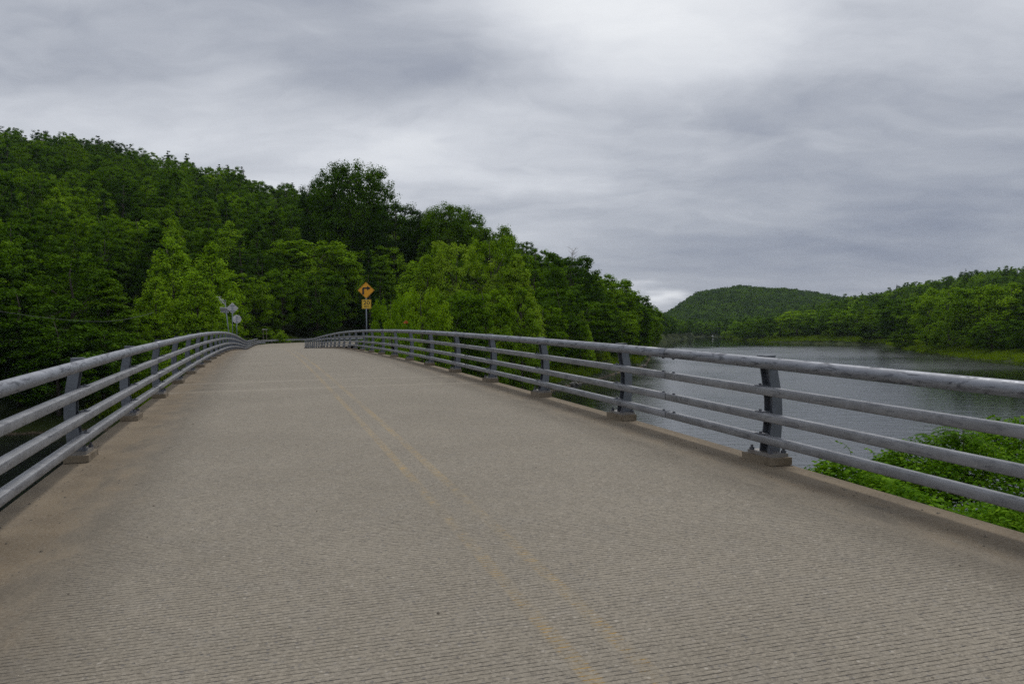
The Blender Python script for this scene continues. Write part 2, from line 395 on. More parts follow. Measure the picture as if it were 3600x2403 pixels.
def mat_ground():
    m, t, b = material('forest_floor', 0.95, 0.1)
    pos = t.node('ShaderNodeNewGeometry').outputs['Position']
    n = t.noise(pos, 0.09, 5.0, 0.6); n2 = t.noise(pos, 1.3, 5.0, 0.65)
    c = t.mix(t.rng(n, 0.35, 0.65), (0.022, 0.036, 0.010), (0.045, 0.060, 0.016))
    c = t.mix(t.math('MULTIPLY', t.rng(n2, 0.5, 0.7), 0.6), c, (0.040, 0.032, 0.022))
    # gravel and mud along the water line
    z = t.xyz(pos)[2]
    gr = t.math('MULTIPLY', t.rng(t.math('ADD', z, t.math('MULTIPLY', t.math('SUBTRACT', n2, 0.5), 0.7)), -7.72, -7.92), t.math('MULTIPLY', t.rng(t.xyz(pos)[0], 85.0, 60.0), 0.9))
    c = t.mix(gr, c, t.mix(t.rng(t.noise(pos, 5.0, 4.0), 0.4, 0.6), (0.15, 0.115, 0.08), (0.07, 0.055, 0.04)))
    t.put(b.inputs['Base Color'], c); t.put(b.inputs['Normal'], t.bump(n2, 0.6, 0.3))
    return m
M_GROUND = mat_ground()

def mat_water():
    m, t, b = material('river_water', 0.06, 0.5)
    pos = t.node('ShaderNodeNewGeometry').outputs['Position']
    b.inputs['IOR'].default_value = 1.6
    deep = t.noise(pos, 0.03, 3.0)
    t.put(b.inputs['Base Color'], t.mix(deep, (0.008, 0.010, 0.009), (0.014, 0.016, 0.015)))
    px, py = t.xyz(pos)[0:2]
    gust = t.noise(t.scale(pos, (1.0, 0.55, 1.0)), 0.030, 5.0, 0.62, 0.6)
    # wind-ruffled main reach; sheltered water under the far bank, at the bend and under the right bank trees
    calm = t.math('MAXIMUM', t.rng(t.math('ADD', py, t.math('MULTIPLY', gust, 120.0)), 410.0, 455.0), t.rng(t.math('SUBTRACT', t.math('ADD', px, t.math('MULTIPLY', gust, 16.0)), t.math('MULTIPLY', py, 0.165)), 8.0, -2.0))
    calm = t.math('MAXIMUM', calm, t.rng(t.math('SUBTRACT', t.math('ADD', px, t.math('MULTIPLY', gust, 14.0)), t.math('MULTIPLY', py, 0.28)), 68.0, 76.0))
    calm = t.math('MAXIMUM', calm, t.math('MULTIPLY', t.rng(t.math('SUBTRACT', t.math('ADD', px, t.math('MULTIPLY', gust, 14.0)), t.math('MULTIPLY', py, 0.50)), 4.0, 14.0), t.rng(py, 175.0, 140.0)))
    ruf = t.math('MULTIPLY', t.math('SUBTRACT', 1.0, calm), t.rng(gust, 0.30, 0.62, 0.55, 1.0))
    amp = t.math('ADD', 0.30, t.math('MULTIPLY', ruf, 0.80))
    r1 = t.noise(t.scale(pos, (1.0, 1.6, 1.0)), 2.1, 4.0, 0.60, 0.3)
    r2 = t.noise(t.scale(pos, (0.6, 1.7, 1.0)), 0.40, 4.0, 0.55, 0.5)
    hh = t.math('ADD', t.math('MULTIPLY', r1, 0.034), t.math('MULTIPLY', r2, 0.085))
    t.put(b.inputs['Normal'], t.bump(t.math('MULTIPLY', hh, amp), 1.0, 1.0))
    t.put(b.inputs['IOR'], t.math('ADD', 1.40, t.math('MULTIPLY', ruf, 0.70)))
    t.put(b.inputs['Roughness'], t.math('ADD', 0.03, t.math('MULTIPLY', ruf, 0.16)))
    return m
M_WATER = mat_water()

# ------------------------------------------------------------------ alignment of bridge and road
cy, sy = math.cos(YAW), math.sin(YAW)
def BW(s, b, z=0.0): return Vector((-s * sy + b * cy, s * cy + b * sy, z))
PS = np.array([-60, -20, 0, 10, 18, 24, 30, 38.8, 46, 56, 70, 83, 93, 105, 118, 130, 145, 165, 200.0])
PZ = np.array([-0.9, -0.42, 0, .28, .42, .52, .575, .61, .59, .48, .215, -.095, -.275, -.43, -.46, -.44, -.36, -.2, 0.1])
_ss = np.linspace(-60, 200, 2601); _zz = np.interp(_ss, PS, PZ)
for _ in range(3):
    k = np.ones(61) / 61; _zp = np.pad(_zz, 30, mode='reflect', reflect_type='odd'); _zz = np.convolve(_zp, k, 'valid')
def zdeck(s): return float(np.interp(s, _ss, _zz))

class Path:
    """railing line: station d -> point, outward axis, heading"""
    def __init__(self, side): self.side = side
    def at(self, d, o=0.0, z=0.0):
        """o = outward offset from the inner face of the pads"""
        if self.side > 0:
            b0 = 4.784
            if d <= 100: p = BW(d, b0); a = 0.0
            else:
                R = 21.0; a = (d - 100) / R
                p = BW(100 + R * math.sin(a), b0 + R * (1 - math.cos(a)))
            t = Vector((-math.sin(YAW - a), math.cos(YAW - a), 0)); out = Vector((math.cos(YAW - a), math.sin(YAW - a), 0))
        else:
            b0 = -1.761; e = max(0.0, d - 100); a = e / 900.0
            p = BW(d, b0 + e * e / 1800.0)
            t = Vector((-math.sin(YAW - a), math.cos(YAW - a), 0)); out = -Vector((math.cos(YAW - a), math.sin(YAW - a), 0))
        zz = zdeck(d if d < 100 or self.side < 0 else 100 + (d - 100) * 0.6)
        q = p + out * o; q.z = zz + z
        return q, out, t

# ------------------------------------------------------------------ terrain
ZW = -8.0
LB = np.array([(-420, -90), (-260, -20), (-150, 38), (-90, 64), (-55, 76), (-24, 87), (-6, 108), (6.6, 124), (11, 138), (15.8, 148), (22, 169), (33.5, 200), (60.9, 341), (93.9, 496), (140, 665), (160, 700), (60, 830), (-250, 900)], float)
RB = np.array([(-420, -190), (-260, -110), (-120, -45), (-50, -4), (-12, 18), (6, 27), (20, 37), (36, 46), (60, 62), (90, 92), (112, 140), (121, 189), (124, 213), (141, 278), (166.6, 358), (163, 400), (159, 438), (155, 495), (172, 635), (195, 745), (120, 880), (-250, 960)], float)
RIV = np.vstack([LB, RB[::-1]])
def seg_dist(X, Y, poly):
    d = np.full(X.shape, 1e9)
    for a, b in zip(poly[:-1], poly[1:]):
        v = b - a; L = v @ v
        t = np.clip(((X - a[0]) * v[0] + (Y - a[1]) * v[1]) / L, 0, 1)
        d = np.minimum(d, np.hypot(X - a[0] - t * v[0], Y - a[1] - t * v[1]))
    return d
def in_poly(X, Y, poly):
    r = np.zeros(X.shape, bool); n = len(poly)
    for i in range(n):
        x1, y1 = poly[i]; x2, y2 = poly[(i + 1) % n]
        if y1 == y2: continue
        c = ((y1 > Y) != (y2 > Y)) & (X < (x2 - x1) * (Y - y1) / (y2 - y1) + x1)
        r ^= c
    return r
# left hill: azimuth -> (foot distance, ridge distance, canopy elevation tangent)
HA = np.array([-3.15, -2.2, -1.3, -0.9, -0.567, -0.501, -0.431, -0.339, -0.308, -0.258, -0.2, -0.15, -0.076, -0.034, 0.019, 0.073, 0.115, 0.16, 0.2, 0.30])
HF = np.array([300, 240, 120, 105, 112, 118, 124, 134, 140, 150, 160, 165, 165, 165, 170, 180, 205, 250, 330, 500.0])
HR = np.array([900, 700, 480, 450, 440, 430, 410, 370, 350, 320, 285, 262, 250, 245, 240, 245, 270, 330, 450, 700.0])
HT = np.array([0.03, 0.05, 0.12, 0.20, .220, .2183, .2089, .1937, .1835, .1734, .160, .1494, .140, .1245, .1025, .082, .0660, .0395, .026, .03])
# right hill and far hill: canopy elevation tangent at the ridge
RA = np.array([0.30, 0.36, 0.39, 0.42, 0.464, 0.52, 0.572, 0.7, 1.0, 1.6, 3.15])
RT = np.array([0.0, 0.018, 0.0285, 0.0315, 0.041, 0.053, 0.0565, 0.06, 0.06, 0.04, 0.03])
RR = np.array([1000, 950, 900, 850, 780, 720, 700, 680, 650, 700, 900.0])
FA = np.array([0.10, 0.16, 0.194, 0.229, 0.279, 0.328, 0.375, 0.40, 0.45, 0.55])
FT = np.array([0.0, 0.012, 0.0247, 0.0484, .0556, .049, .0359, .028, 0.024, 0.012])
def sstep(t): t = np.clip(t, 0, 1); return t * t * (3 - 2 * t)
ROAD_END = [(100, 1.5), (112, 2.2), (124, 4.0), (136, 9.0), (146, 17), (154, 28), (160, 42), (164, 60)]
def ground(X, Y):
    X = np.atleast_1d(np.asarray(X, float)); Y = np.atleast_1d(np.asarray(Y, float))
    r = np.hypot(X, Y); az = np.arctan2(X, Y)
    dl = seg_dist(X, Y, LB); dr = seg_dist(X, Y, RB); ins = in_poly(X, Y, RIV)
    d = np.minimum(dl, dr)
    left = dl < dr
    wob = 0.5 * np.sin(X * 0.31 + Y * 0.11) + 0.4 * np.sin(X * 0.13 - Y * 0.29 + 1.7) + 0.3 * np.sin(X * 0.7 + 2.0) * np.sin(Y * 0.61)
    zl = ZW + 0.55 * np.clip(d, 0, 2.5) + np.clip((d - 2.5) * 0.22, 0, 4.6) + 0.25 * wob * np.clip(d / 10, 0, 1)
    foot = np.interp(az, HA, HF); rid = np.interp(az, HA, HR); hz = CAMZ + np.interp(az, HA, HT) * rid - 10.0
    t = (r - foot) / (rid - foot)
    up = np.clip(t, 0, 1) ** 1.12
    hill = np.maximum(hz + 2.0, 0.0) * np.where(t < 1, up, np.clip(1 - (t - 1) * 0.35, 0.2, 1))
    zl = zl + hill + 1.1 * wob * np.clip(t * 3, 0, 1)
    zr = ZW + 0.18 * np.clip(d, 0, 6) + np.clip((d - 6) * 0.06, 0, 1.5) + 0.15 * wob * np.clip(d / 12, 0, 1)
    # the near bank stands higher by the bridge
    zr = zr + 2.2 * sstep((70 - r) / 40) * np.clip(d / 6, 0, 1)
    rr = np.interp(az, RA, RR); rh = np.maximum(CAMZ + np.interp(az, RA, RT) * rr - 11.0, -6)
    t2 = (r - 330) / (rr - 330)
    zr = zr + np.maximum(rh + 6, 0) * sstep(t2 * 0.92) * np.where(t2 > 1.1, np.clip(1 - (t2 - 1.1) * .5, .3, 1), 1)
    fh = np.maximum(CAMZ + np.interp(az, FA, FT) * 1550 - 12, 0)
    far = fh * np.clip(sstep((r - 980) / 620), 0, 1) * np.clip(1 - (r - 1700) / 1500, 0, 1)
    z = np.where(ins, ZW - np.clip(d * 0.25, 0.0, 2.5), np.where(left, zl, zr) + far)
    # road bench at the far end
    rp = np.array([BW(s, b)[:2] for s, b in ROAD_END]); drd = seg_dist(X, Y, rp)
    w = sstep((15.0 - drd) / 7.0) * (~ins)
    zb = np.interp(X * -sy + Y * cy, [90, 118, 145, 170], [-0.75, -0.8, -0.6, -0.2])
    z = z * (1 - w) + np.minimum(z, zb) * 0 * w + zb * w
    return z
def gz1(x, y): return float(ground(np.array([x]), np.array([y]))[0])

ang = np.concatenate([np.linspace(-math.pi, -0.9, 60, endpoint=False), np.linspace(-0.9, 0.9, 420, endpoint=False), np.linspace(0.9, math.pi, 61)])
rad = np.concatenate([[2.0], np.geomspace(4, 60, 40, endpoint=False), np.linspace(60, 320, 150, endpoint=False), np.geomspace(320, 6000, 110)])
A, Rg = np.meshgrid(ang, rad); GX = Rg * np.sin(A); GY = Rg * np.cos(A); GZ = ground(GX.ravel(), GY.ravel())
nr, na = A.shape; idx = np.arange(nr * na).reshape(nr, na)
F = np.stack([idx[:-1, :-1], idx[:-1, 1:], idx[1:, 1:], idx[1:, :-1]], -1).reshape(-1, 4)
tag(link('ground', fast_mesh('ground', np.stack([GX.ravel(), GY.ravel(), GZ], 1), F[:, ::-1], [M_GROUND], smooth=True)), kind='structure')
wv = np.array([(-3000, -2500, ZW), (3000, -2500, ZW), (3000, 3500, ZW), (-3000, 3500, ZW)])
tag(link('river_water', fast_mesh('river_water', wv, np.array([[0, 1, 2, 3]]), [M_WATER])), kind='structure')

# ------------------------------------------------------------------ deck and road
def strip(name, rows, mat, uvs, parent=None, thick=0.0):
    nrow = len(rows); nc = len(rows[0]); V = np.array([tuple(p) for r in rows for p in r])
    ix = np.arange(nrow * nc).reshape(nrow, nc)
    F = np.stack([ix[:-1, :-1], ix[:-1, 1:], ix[1:, 1:], ix[1:, :-1]], -1).reshape(-1, 4)
    me = fast_mesh(name, V, F, [mat], smooth=True)
    uvl = me.uv_layers.new(name='road'); U = np.array([u for r in uvs for u in r], np.float32)
    uvl.data.foreach_set('uv', U[F.ravel()].ravel())
    return link(name, me, parent)
srow = np.arange(-30, 100.01, 0.5); cols = np.linspace(DECK_L, DECK_R, 15)
def crown(b): return 0.012 * (1 - ((b - 1.51) / 3.5) ** 2)
deck = strip('bridge_deck', [[BW(s, b, zdeck(s) + crown(b)) for b in cols] for s in srow], M_DECK, [[(b, s) for b in cols] for s in srow])
tag(deck, kind='structure')
fb = MB()                                                           # slab edges, underside and girders give the span its depth
fr = [(BW(s, 0, zdeck(s)), BW(0, 1), Vector((0, 0, 1))) for s in np.arange(-30, 100.01, 2.0)]
fb.sweep(fr, [(DECK_L, -0.30), (DECK_R, -0.30), (DECK_R, -0.003), (DECK_R - 0.01, -0.003), (DECK_R - 0.02, -0.02), (DECK_L + 0.02, -0.02), (DECK_L + 0.01, -0.003), (DECK_L, -0.003)])
fb.build('slab', M_PIER, deck)
for b0 in (-1.2, 0.7, 2.4, 4.2):
    g = MB(); fr = [(BW(s, b0, zdeck(s)), BW(0, 1), Vector((0, 0, 1))) for s in np.arange(-30, 98, 4.0)]
    g.sweep(fr, [(-.2, -1.5), (.2, -1.5), (.2, -1.46), (.02, -1.46), (.02, -.34), (.2, -.34), (.2, -.302), (-.2, -.302), (-.2, -.34), (-.02, -.34), (-.02, -1.46), (-.2, -1.46)])
    g.build('girder', M_GIRDER, deck)
for s0 in (14, 56):
    p = MB(); M = Matrix.Translation(BW(s0, 1.5, 0)) @ Matrix.Rotation(YAW, 4, 'Z')
    p.box((0, 0, -5.8), (6.2, 1.2, 8.0), M); p.box((0, 0, -1.75), (7.0, 1.5, 0.45), M)
    tag(p.build('bridge_pier', M_PIER, bevel=0.05), 'concrete pier under the bridge deck ' + ('over the near bank' if s0 < 30 else 'in mid river'), 'pier', 'bridge piers')
ab = MB(); M = Matrix.Translation(BW(101.5, 1.5, 0)) @ Matrix.Rotation(YAW, 4, 'Z'); ab.box((0, 0, -4.6), (7.6, 4.0, 7.0), M)
tag(ab.build('bridge_abutment', M_PIER, bevel=0.05), 'concrete abutment at the far end of the bridge', 'abutment')

rows = []; uvs = []; PR = Path(1); PL = Path(-1)
ledge = [(100, -2.0), (112, -1.95), (126, -1.7), (138, -1.2), (148, 1.0), (156, 6.5), (162, 15), (167, 28), (171, 44), (174, 64)]
for i in range(37):
    f = i / 36.0; d = 100 + f * 32
    qr, _, _ = PR.at(d, 0.24)
    if f > 0.75:                                                    # after the bend the inner edge runs straight on
        q0, _, tt = PR.at(124, 0.24); qr = q0 + tt * ((f - 0.75) * 160)
    k = f * (len(ledge) - 1); j = min(int(k), len(ledge) - 2); fk = k - j
    sl = ledge[j][0] * (1 - fk) + ledge[j + 1][0] * fk; bl = ledge[j][1] * (1 - fk) + ledge[j + 1][1] * fk
    ql = BW(sl, bl, zdeck(min(sl, 160)))
    qr = Vector((qr.x, qr.y, zdeck(100 + f * 55)))
    row = [ql.lerp(qr, c / 8.0) for c in range(9)]
    if i == 0: row = [BW(100, DECK_L + (DECK_R - DECK_L) * c / 8.0, zdeck(100) - 0.004) for c in range(9)]
    rows.append(row); uvs.append([(p.x, p.y) for p in row])
tag(strip('road', rows, M_ROAD, uvs), kind='structure')

# ------------------------------------------------------------------ bridge railings
def post_mesh():
    mb = MB(); zs = [0.0, 0.10, 0.24, 0.39, 0.54, 0.70, 0.86, 0.985]
    inn = [0.085, 0.100, 0.130, 0.150, 0.150, 0.130, 0.105, 0.085]
    dep = [0.145, 0.140, 0.125, 0.115, 0.112, 0.110, 0.105, 0.100]
    for y0 in (-0.074, 0.062):                                       # the two flanges, cut to the curved outline
        n0 = len(mb.v)
        for z, a, d in zip(zs, inn, dep):
            for x, y in ((a, y0), (a + d, y0), (a + d, y0 + 0.012), (a, y0 + 0.012)): mb.v.append(Vector((x, y, z)))
        for i in range(len(zs) - 1):
            for k in range(4):
                k2 = (k + 1) % 4; o = n0 + 4 * i; mb.f.append((o + k, o + k2, o + 4 + k2, o + 4 + k))
        mb.f.append((n0 + 3, n0 + 2, n0 + 1, n0)); e = n0 + 4 * (len(zs) - 1); mb.f.append((e, e + 1, e + 2, e + 3))
    n0 = len(mb.v)                                                   # web
    for z, a, d in zip(zs, inn, dep):
        m_ = a + d * 0.55
        for x, y in ((m_ - .006, -.062), (m_ + .006, -.062), (m_ + .006, .062), (m_ - .006, .062)): mb.v.append(Vector((x, y, z)))
    for i in range(len(zs) - 1):
        for k in range(4):
            k2 = (k + 1) % 4; o = n0 + 4 * i; mb.f.append((o + k, o + k2, o + 4 + k2, o + 4 + k))
    # top plate
    mb.box((0.085 + 0.045, 0, 0.9905), (0.12, 0.155, 0.010))
    return mb.mesh('post', M_POST)
ME_POST = post_mesh()
ME_PAD = MB().box((0.12, 0.0, 0.0375), (0.24, 0.50, 0.075)).mesh('concrete_pad', M_PAD)
ME_BP = MB().box((0.135, 0, 0.0), (0.205, 0.40, 0.036)).mesh('base_plate', M_PLATE)
_b = MB(); _b.tube([(0, 0, 0), (0, 0, 0.028)], 0.026, 6); _b.tube([(0, 0, 0.028), (0, 0, 0.055)], 0.014, 8); ME_ANCHOR = _b.mesh('anchor_bolt', M_BOLT)
_b = MB(); _b.box((0, 0, 0.004), (0.085, 0.13, 0.009)); _b.box((0.046, 0, -0.02), (0.009, 0.13, 0.055)); _b.tube([(-.005, .02, .008), (-.005, .02, .026)], .014, 6); ME_CLIP = _b.mesh('rail_clip', M_BOLT)
_b = MB(); _b.tube([(0, 0, 0), (0, 0, 0.016)], 0.016, 6); _b.tube([(0, 0, 0.0), (0, 0, 0.004)], 0.024, 10); ME_RBOLT = _b.mesh('splice_bolt', M_BOLT)
PADH = 0.075
RAILS = [('top_rail', 1.016, None), ('upper_tube_rail', 0.735, 0.084), ('middle_tube_rail', 0.47, 0.084), ('lower_tube_rail', 0.245, 0.080)]
TUBE_O = 0.060
def rounded(w, hgt, r=0.012):
    pts = []
    for cx, cyy, a0 in ((w / 2 - r, hgt / 2 - r, 0), (-w / 2 + r, hgt / 2 - r, 90), (-w / 2 + r, -hgt / 2 + r, 180), (w / 2 - r, -hgt / 2 + r, 270)):
        for a in (0, 45, 90): pts.append((cx + r * math.cos(math.radians(a0 + a)), cyy + r * math.sin(math.radians(a0 + a))))
    return pts
def railing(side, d_first, d_end, splice0, label):
    P = Path(side)
    q0, _, _ = P.at(d_first); root = empty('bridge_railing', q0)
    inv = Matrix.Translation(-q0)
    tag(root, label, 'railing', 'bridge railings')
    rng = random.Random(5 + side)
    d = d_first - 3.457 * 3; n = -3
    while d < d_end:
        q, out, t = P.at(d + 0.26)
        rz = math.atan2(out.y, out.x)
        slope = (P.at(d + .5)[0].z - P.at(d)[0].z) / .5
        po = link('post', ME_POST, root, q - q0 + Vector((0, 0, PADH + 0.018)), rz)
        pad = link('concrete_pad', ME_PAD, root, q - q0, rz)
        pad.scale = (1, rng.uniform(0.98, 1.03), rng.uniform(0.93, 1.08))
        link('base_plate', ME_BP, po, (0, 0, -0.004))
        if n < 16:
            for ox in (0.055, 0.215):
                for oy in (-0.155, 0.155): link('anchor_bolt', ME_ANCHOR, po, (ox, oy, 0.012), rng.uniform(0, 1))
            for nm, zc, th in RAILS[1:]:
                link('rail_clip', ME_CLIP, po, (TUBE_O + 0.012, 0.0, zc + th / 2 - PADH - 0.018 + 0.001))
        d += 3.457; n += 1
    # rail lengths between splices
    cuts = []; c = splice0
    while c > d_first - 9: c -= 10.371
    while c < d_end: cuts.append(c); c += 10.371
    cuts.append(d_end)
    for a, b2 in zip(cuts[:-1], cuts[1:]):
        if b2 - a < 0.5: continue
        a1, b1 = a + 0.009, b2 - 0.009
        ds = np.linspace(a1, b1, max(3, int((b1 - a1) / 0.7) + 1))
        for nm, zc, th in RAILS:
            fr = []
            for dd in ds:
                q, out, t = P.at(dd, TUBE_O, zc); fr.append((q - q0, out, Vector((0, 0, 1))))
            mb = MB()
            if th is None:
                mb.sweep(fr, [(0.06 * math.cos(math.radians(k * 15)), 0.06 * math.sin(math.radians(k * 15))) for k in range(24)])
                ro = mb.build(nm, M_PIPE, root, smooth=True)
            else:
                mb.sweep(fr, rounded(0.098, th)); ro = mb.build(nm, M_TUBE, root, smooth=True)
            if b2 < 60 and b2 < d_end:
                sl = MB(); q1, out, t = P.at(b2 - 0.05, TUBE_O, zc); q2, _, _ = P.at(b2 + 0.05, TUBE_O, zc)
                fr2 = [(q1 - q0, out, Vector((0, 0, 1))), (q2 - q0, out, Vector((0, 0, 1)))]
                sl.sweep(fr2, rounded(0.08, th - 0.02) if th else [(0.048 * math.cos(k * .5236), 0.048 * math.sin(k * .5236)) for k in range(12)])
                sl.build('splice_sleeve', M_BOLT, ro)
                for off in (-0.13, 0.13):
                    qb, out, t = P.at(b2 + off, TUBE_O, zc)
                    bo = link('splice_bolt', ME_RBOLT, ro, qb - q0 + Vector((0, 0, (th / 2) if th else -0.059)))
                    if not th: bo.rotation_euler = (math.pi, 0, 0)
    return root
railing(1, 6.741, 128.0, 8.94, 'grey galvanised steel four-rail railing along the river side, right of the deck')
railing(-1, 9.258, 141.0, 15.3, 'grey galvanised steel four-rail railing along the forest side, left of the deck')

# ------------------------------------------------------------------ guardrail, signs, mast, wire
def wbeam_profile():
    pts = [(-.155, 0.0), (-.135, .03), (-.085, .03), (-.05, -.03), (-.02, -.045), (.02, -.045), (.05, -.03), (.085, .03), (.135, .03), (.155, 0.0)]
    out = [(b, a) for a, b in pts]; return out + [(b + 0.004, a) for a, b in reversed(pts)]
GP = [(141.2, -1.16), (146, 0.1), (151, 2.6), (156, 6.3), (160.5, 11.2), (164, 17), (167, 24), (169.5, 33), (171.5, 44)]
gpts = []
for i in range(len(GP) - 1):
    for k in range(4):
        f = k / 4.0; gpts.append((GP[i][0] * (1 - f) + GP[i + 1][0] * f, GP[i][1] * (1 - f) + GP[i + 1][1] * f))
gw = []
for s, b in gpts:
    p = BW(s, b - 0.3); p.z = zdeck(min(s, 175)) + 0.55; gw.append(p)
groot = empty('guardrail', gw[0]); g0 = gw[0].copy()
tag(groot, 'galvanised corrugated beam guardrail on posts along the road bend beyond the bridge', 'guardrail')
fr = []
for i, p in enumerate(gw):
    t = (gw[min(i + 1, len(gw) - 1)] - gw[max(0, i - 1)]).normalized(); out = Vector((-t.y, t.x, 0)).normalized()
    fr.append((p - g0, -out, Vector((0, 0, 1))))
MB().sweep(fr, wbeam_profile()).build('beam', M_GUARD, groot, smooth=True)
MB().sweep([(p - Vector((0, 0, 0.30)), a, b) for p, a, b in fr[:6]], wbeam_profile()).build('lower_beam', M_GUARD, groot, smooth=True)
gpm = MB().box((0, 0, -0.35), (0.12, 0.15, 1.15)).mesh('post', M_WOOD)
for i in range(1, len(fr), 2):
    p, a, _ = fr[i]; o = link('post', gpm, groot, p - a * 0.13); o.rotation_euler = (0, 0, math.atan2(a.y, a.x))

def font_mesh(name, text, size, mat):
    cu = bpy.data.curves.new(name, 'FONT'); cu.body = text; cu.size = size; cu.align_x = 'CENTER'; cu.align_y = 'CENTER'; cu.extrude = 0.001
    cu.offset = size * 0.012; cu.resolution_u = 3
    o = bpy.data.objects.new(name, cu); COL.objects.link(o); bpy.context.view_layer.update()
    me = bpy.data.meshes.new_from_object(o.evaluated_get(bpy.context.evaluated_depsgraph_get()))
    bpy.data.objects.remove(o); bpy.data.curves.remove(cu); me.name = name; me.materials.clear(); me.materials.append(mat)
    return me
def panel_frame(c, facing):
    """panel space: x right, y up, z out towards facing"""
    n = Vector((facing.x, facing.y, 0)).normalized(); r = Vector((0, 0, 1)).cross(n)
    return Matrix(((r.x, 0, n.x, c.x), (r.y, 0, n.y, c.y), (0, 1, n.z, c.z), (0, 0, 0, 1)))
def diamond(r): return [(r, 0), (0, r), (-r, 0), (0, -r)]
def ring(mb, M, outer, inner, z0, th):
    k = len(outer)
    for i in range(k):
        j = (i + 1) % k; mb.prism([outer[i], outer[j], inner[j], inner[i]], M @ Matrix.Translation((0, 0, z0)), th)
# warning sign on the right
zs = 41.6; c = at(1287, 1020, zs); pb = at(1290, 1214, zs); pb.z -= 0.35
sg = empty('turn_warning_sign', pb); inv = Matrix.Translation(-pb)
tag(sg, 'yellow diamond right-turn warning sign with 20 mph plaque on a pole behind the right railing', 'road sign')
to_cam = Vector((sy, -cy, 0))
MB().tube([(0, 0, 0), tuple(Vector((c.x, c.y, c.z + 0.1)) - pb - to_cam * 0.03)], 0.030, 8).build('pole', M_POLE, sg, smooth=True)
M = inv @ panel_frame(c, to_cam)
dm = MB().prism(diamond(0.432), M, 0.004).build('diamond_panel', M_YEL, sg)
mb = MB(); ring(mb, M, diamond(0.408), diamond(0.392), 0.0045, 0.001); mb.build('border', M_BLACK, dm)
arrow = [(-0.20, -0.215), (-0.105, -0.215), (-0.105, 0.065), (0.055, 0.065), (0.055, -0.005), (0.245, 0.105), (0.055, 0.225), (0.055, 0.150), (-0.155, 0.150), (-0.20, 0.105)]
mb = MB(); a3 = M @ Matrix.Translation((0, 0, 0.006)); mb.prism([arrow[i] for i in (0, 1, 2, 8, 9)], a3, 0.001); mb.prism([arrow[i] for i in (2, 3, 7, 8)], a3, 0.001); mb.prism([arrow[i] for i in (4, 5, 6)], a3, 0.001)
mb.build('arrow', M_BLACK, dm)
cpq = at(1288.5, 1068.5, zs); M = inv @ panel_frame(cpq, to_cam)
q = 0.24
pq = MB().prism([(-q, -q), (q, -q), (q, q), (-q, q)], M, 0.004).build('speed_plaque', M_YEL2, sg)
mb = MB(); o1, i1 = q - .017, q - .03; ring(mb, M, [(-o1, -o1), (o1, -o1), (o1, o1), (-o1, o1)], [(-i1, -i1), (i1, -i1), (i1, i1), (-i1, i1)], 0.0045, 0.001); mb.build('border', M_BLACK, pq)
for txt, sz, yy in (('20', 0.30, 0.06), ('MPH', 0.115, -0.13)):
    o = link('lettering', font_mesh('lettering', txt, sz, M_BLACK), pq); o.matrix_local = M @ Matrix.Translation((0, yy, 0.0065)) @ Matrix.Scale(1.18, 4, (1, 0, 0))
# backs of two signs on the left
def back_sign(name, x, ytop, ybase, depth, shape, label):
    c = at(x, ytop, depth); b = at(x, ybase, depth); b.z -= 0.6; r = empty(name, b); inv = Matrix.Translation(-b)
    MB().tube([(0, 0, 0), tuple(Vector((c.x, c.y, c.z + 0.25)) - b)], 0.032, 8).build('pole', M_POLE, r, smooth=True)
    M = inv @ panel_frame(c - to_cam * 0.045, to_cam)
    pn = MB().prism(shape, M, 0.004).build('panel', M_SIGNBACK, r)
    for yy in (0.2, -0.2):
        br = MB(); w = 0.44 if len(shape) > 4 else 0.34; br.box((0, yy, 0.018), (w, 0.035, 0.02), M); br.build('brace', M_WHITE if len(shape) > 4 else M_POLE, pn)
    tag(r, label, 'road sign', 'signs seen from behind'); return r
back_sign('diamond_sign_back', 817, 1083, 1168, 60, diamond(0.43), 'grey back of a diamond road sign on a thin pole behind the left railing')
circ = [(0.38 * math.cos(k * math.pi / 16), 0.38 * math.sin(k * math.pi / 16)) for k in range(32)]
back_sign('round_sign_back', 832.5, 1121, 1176, 71, circ, 'grey back of a round road sign on a thin pole beside the diamond one')
# telemetry mast: yagi aerial, solar panel
zz = 58.0; b = at(809, 1176, zz); b.z -= 0.7; tp = at(791.5, 1066, zz); mast = empty('antenna_mast', b); inv = Matrix.Translation(-b)
tag(mast, 'leaning grey mast with comb-like antenna and tilted solar panel behind the left railing', 'antenna mast')
MB().tube([(0, 0, 0), tuple(tp - b)], 0.035, 8).build('pole', M_POLE, mast, smooth=True)
e0 = at(769, 1043, zz - 0.2); e1 = at(789.5, 1069, zz)
an = MB().tube([tuple(e0 - b), tuple(e1 - b)], 0.028, 6).build('antenna_boom', M_WHITE, mast)
for k, hw in zip((0.02, 0.32, 0.46, 0.6, 0.8), (0.17, 0.17, 0.17, 0.17, 0.19)):
    p = e0.lerp(e1, k) - b; MB().tube([tuple(p + Vector((-hw, 0, -0.012))), tuple(p + Vector((hw, 0, 0.012)))], 0.015, 5).build('antenna_element', M_WHITE, an)
sp = at(788, 1089, zz); Msp = inv @ Matrix.Translation(sp) @ Matrix.Rotation(-0.9, 4, 'X') @ Matrix.Rotation(0.15, 4, 'Y')
pn = MB().box((0, 0, 0), (0.58, 0.42, 0.035), Msp).build('solar_panel', M_SIGNBACK, mast)
MB().box((0, 0.2, -0.02), (0.60, 0.035, 0.05), Msp).build('panel_frame', M_WHITE, pn)
bx = at(824, 1116, 59.5); MB().box(tuple(bx - b), (0.13, 0.06, 0.12)).build('equipment_box', M_WHITE, mast)
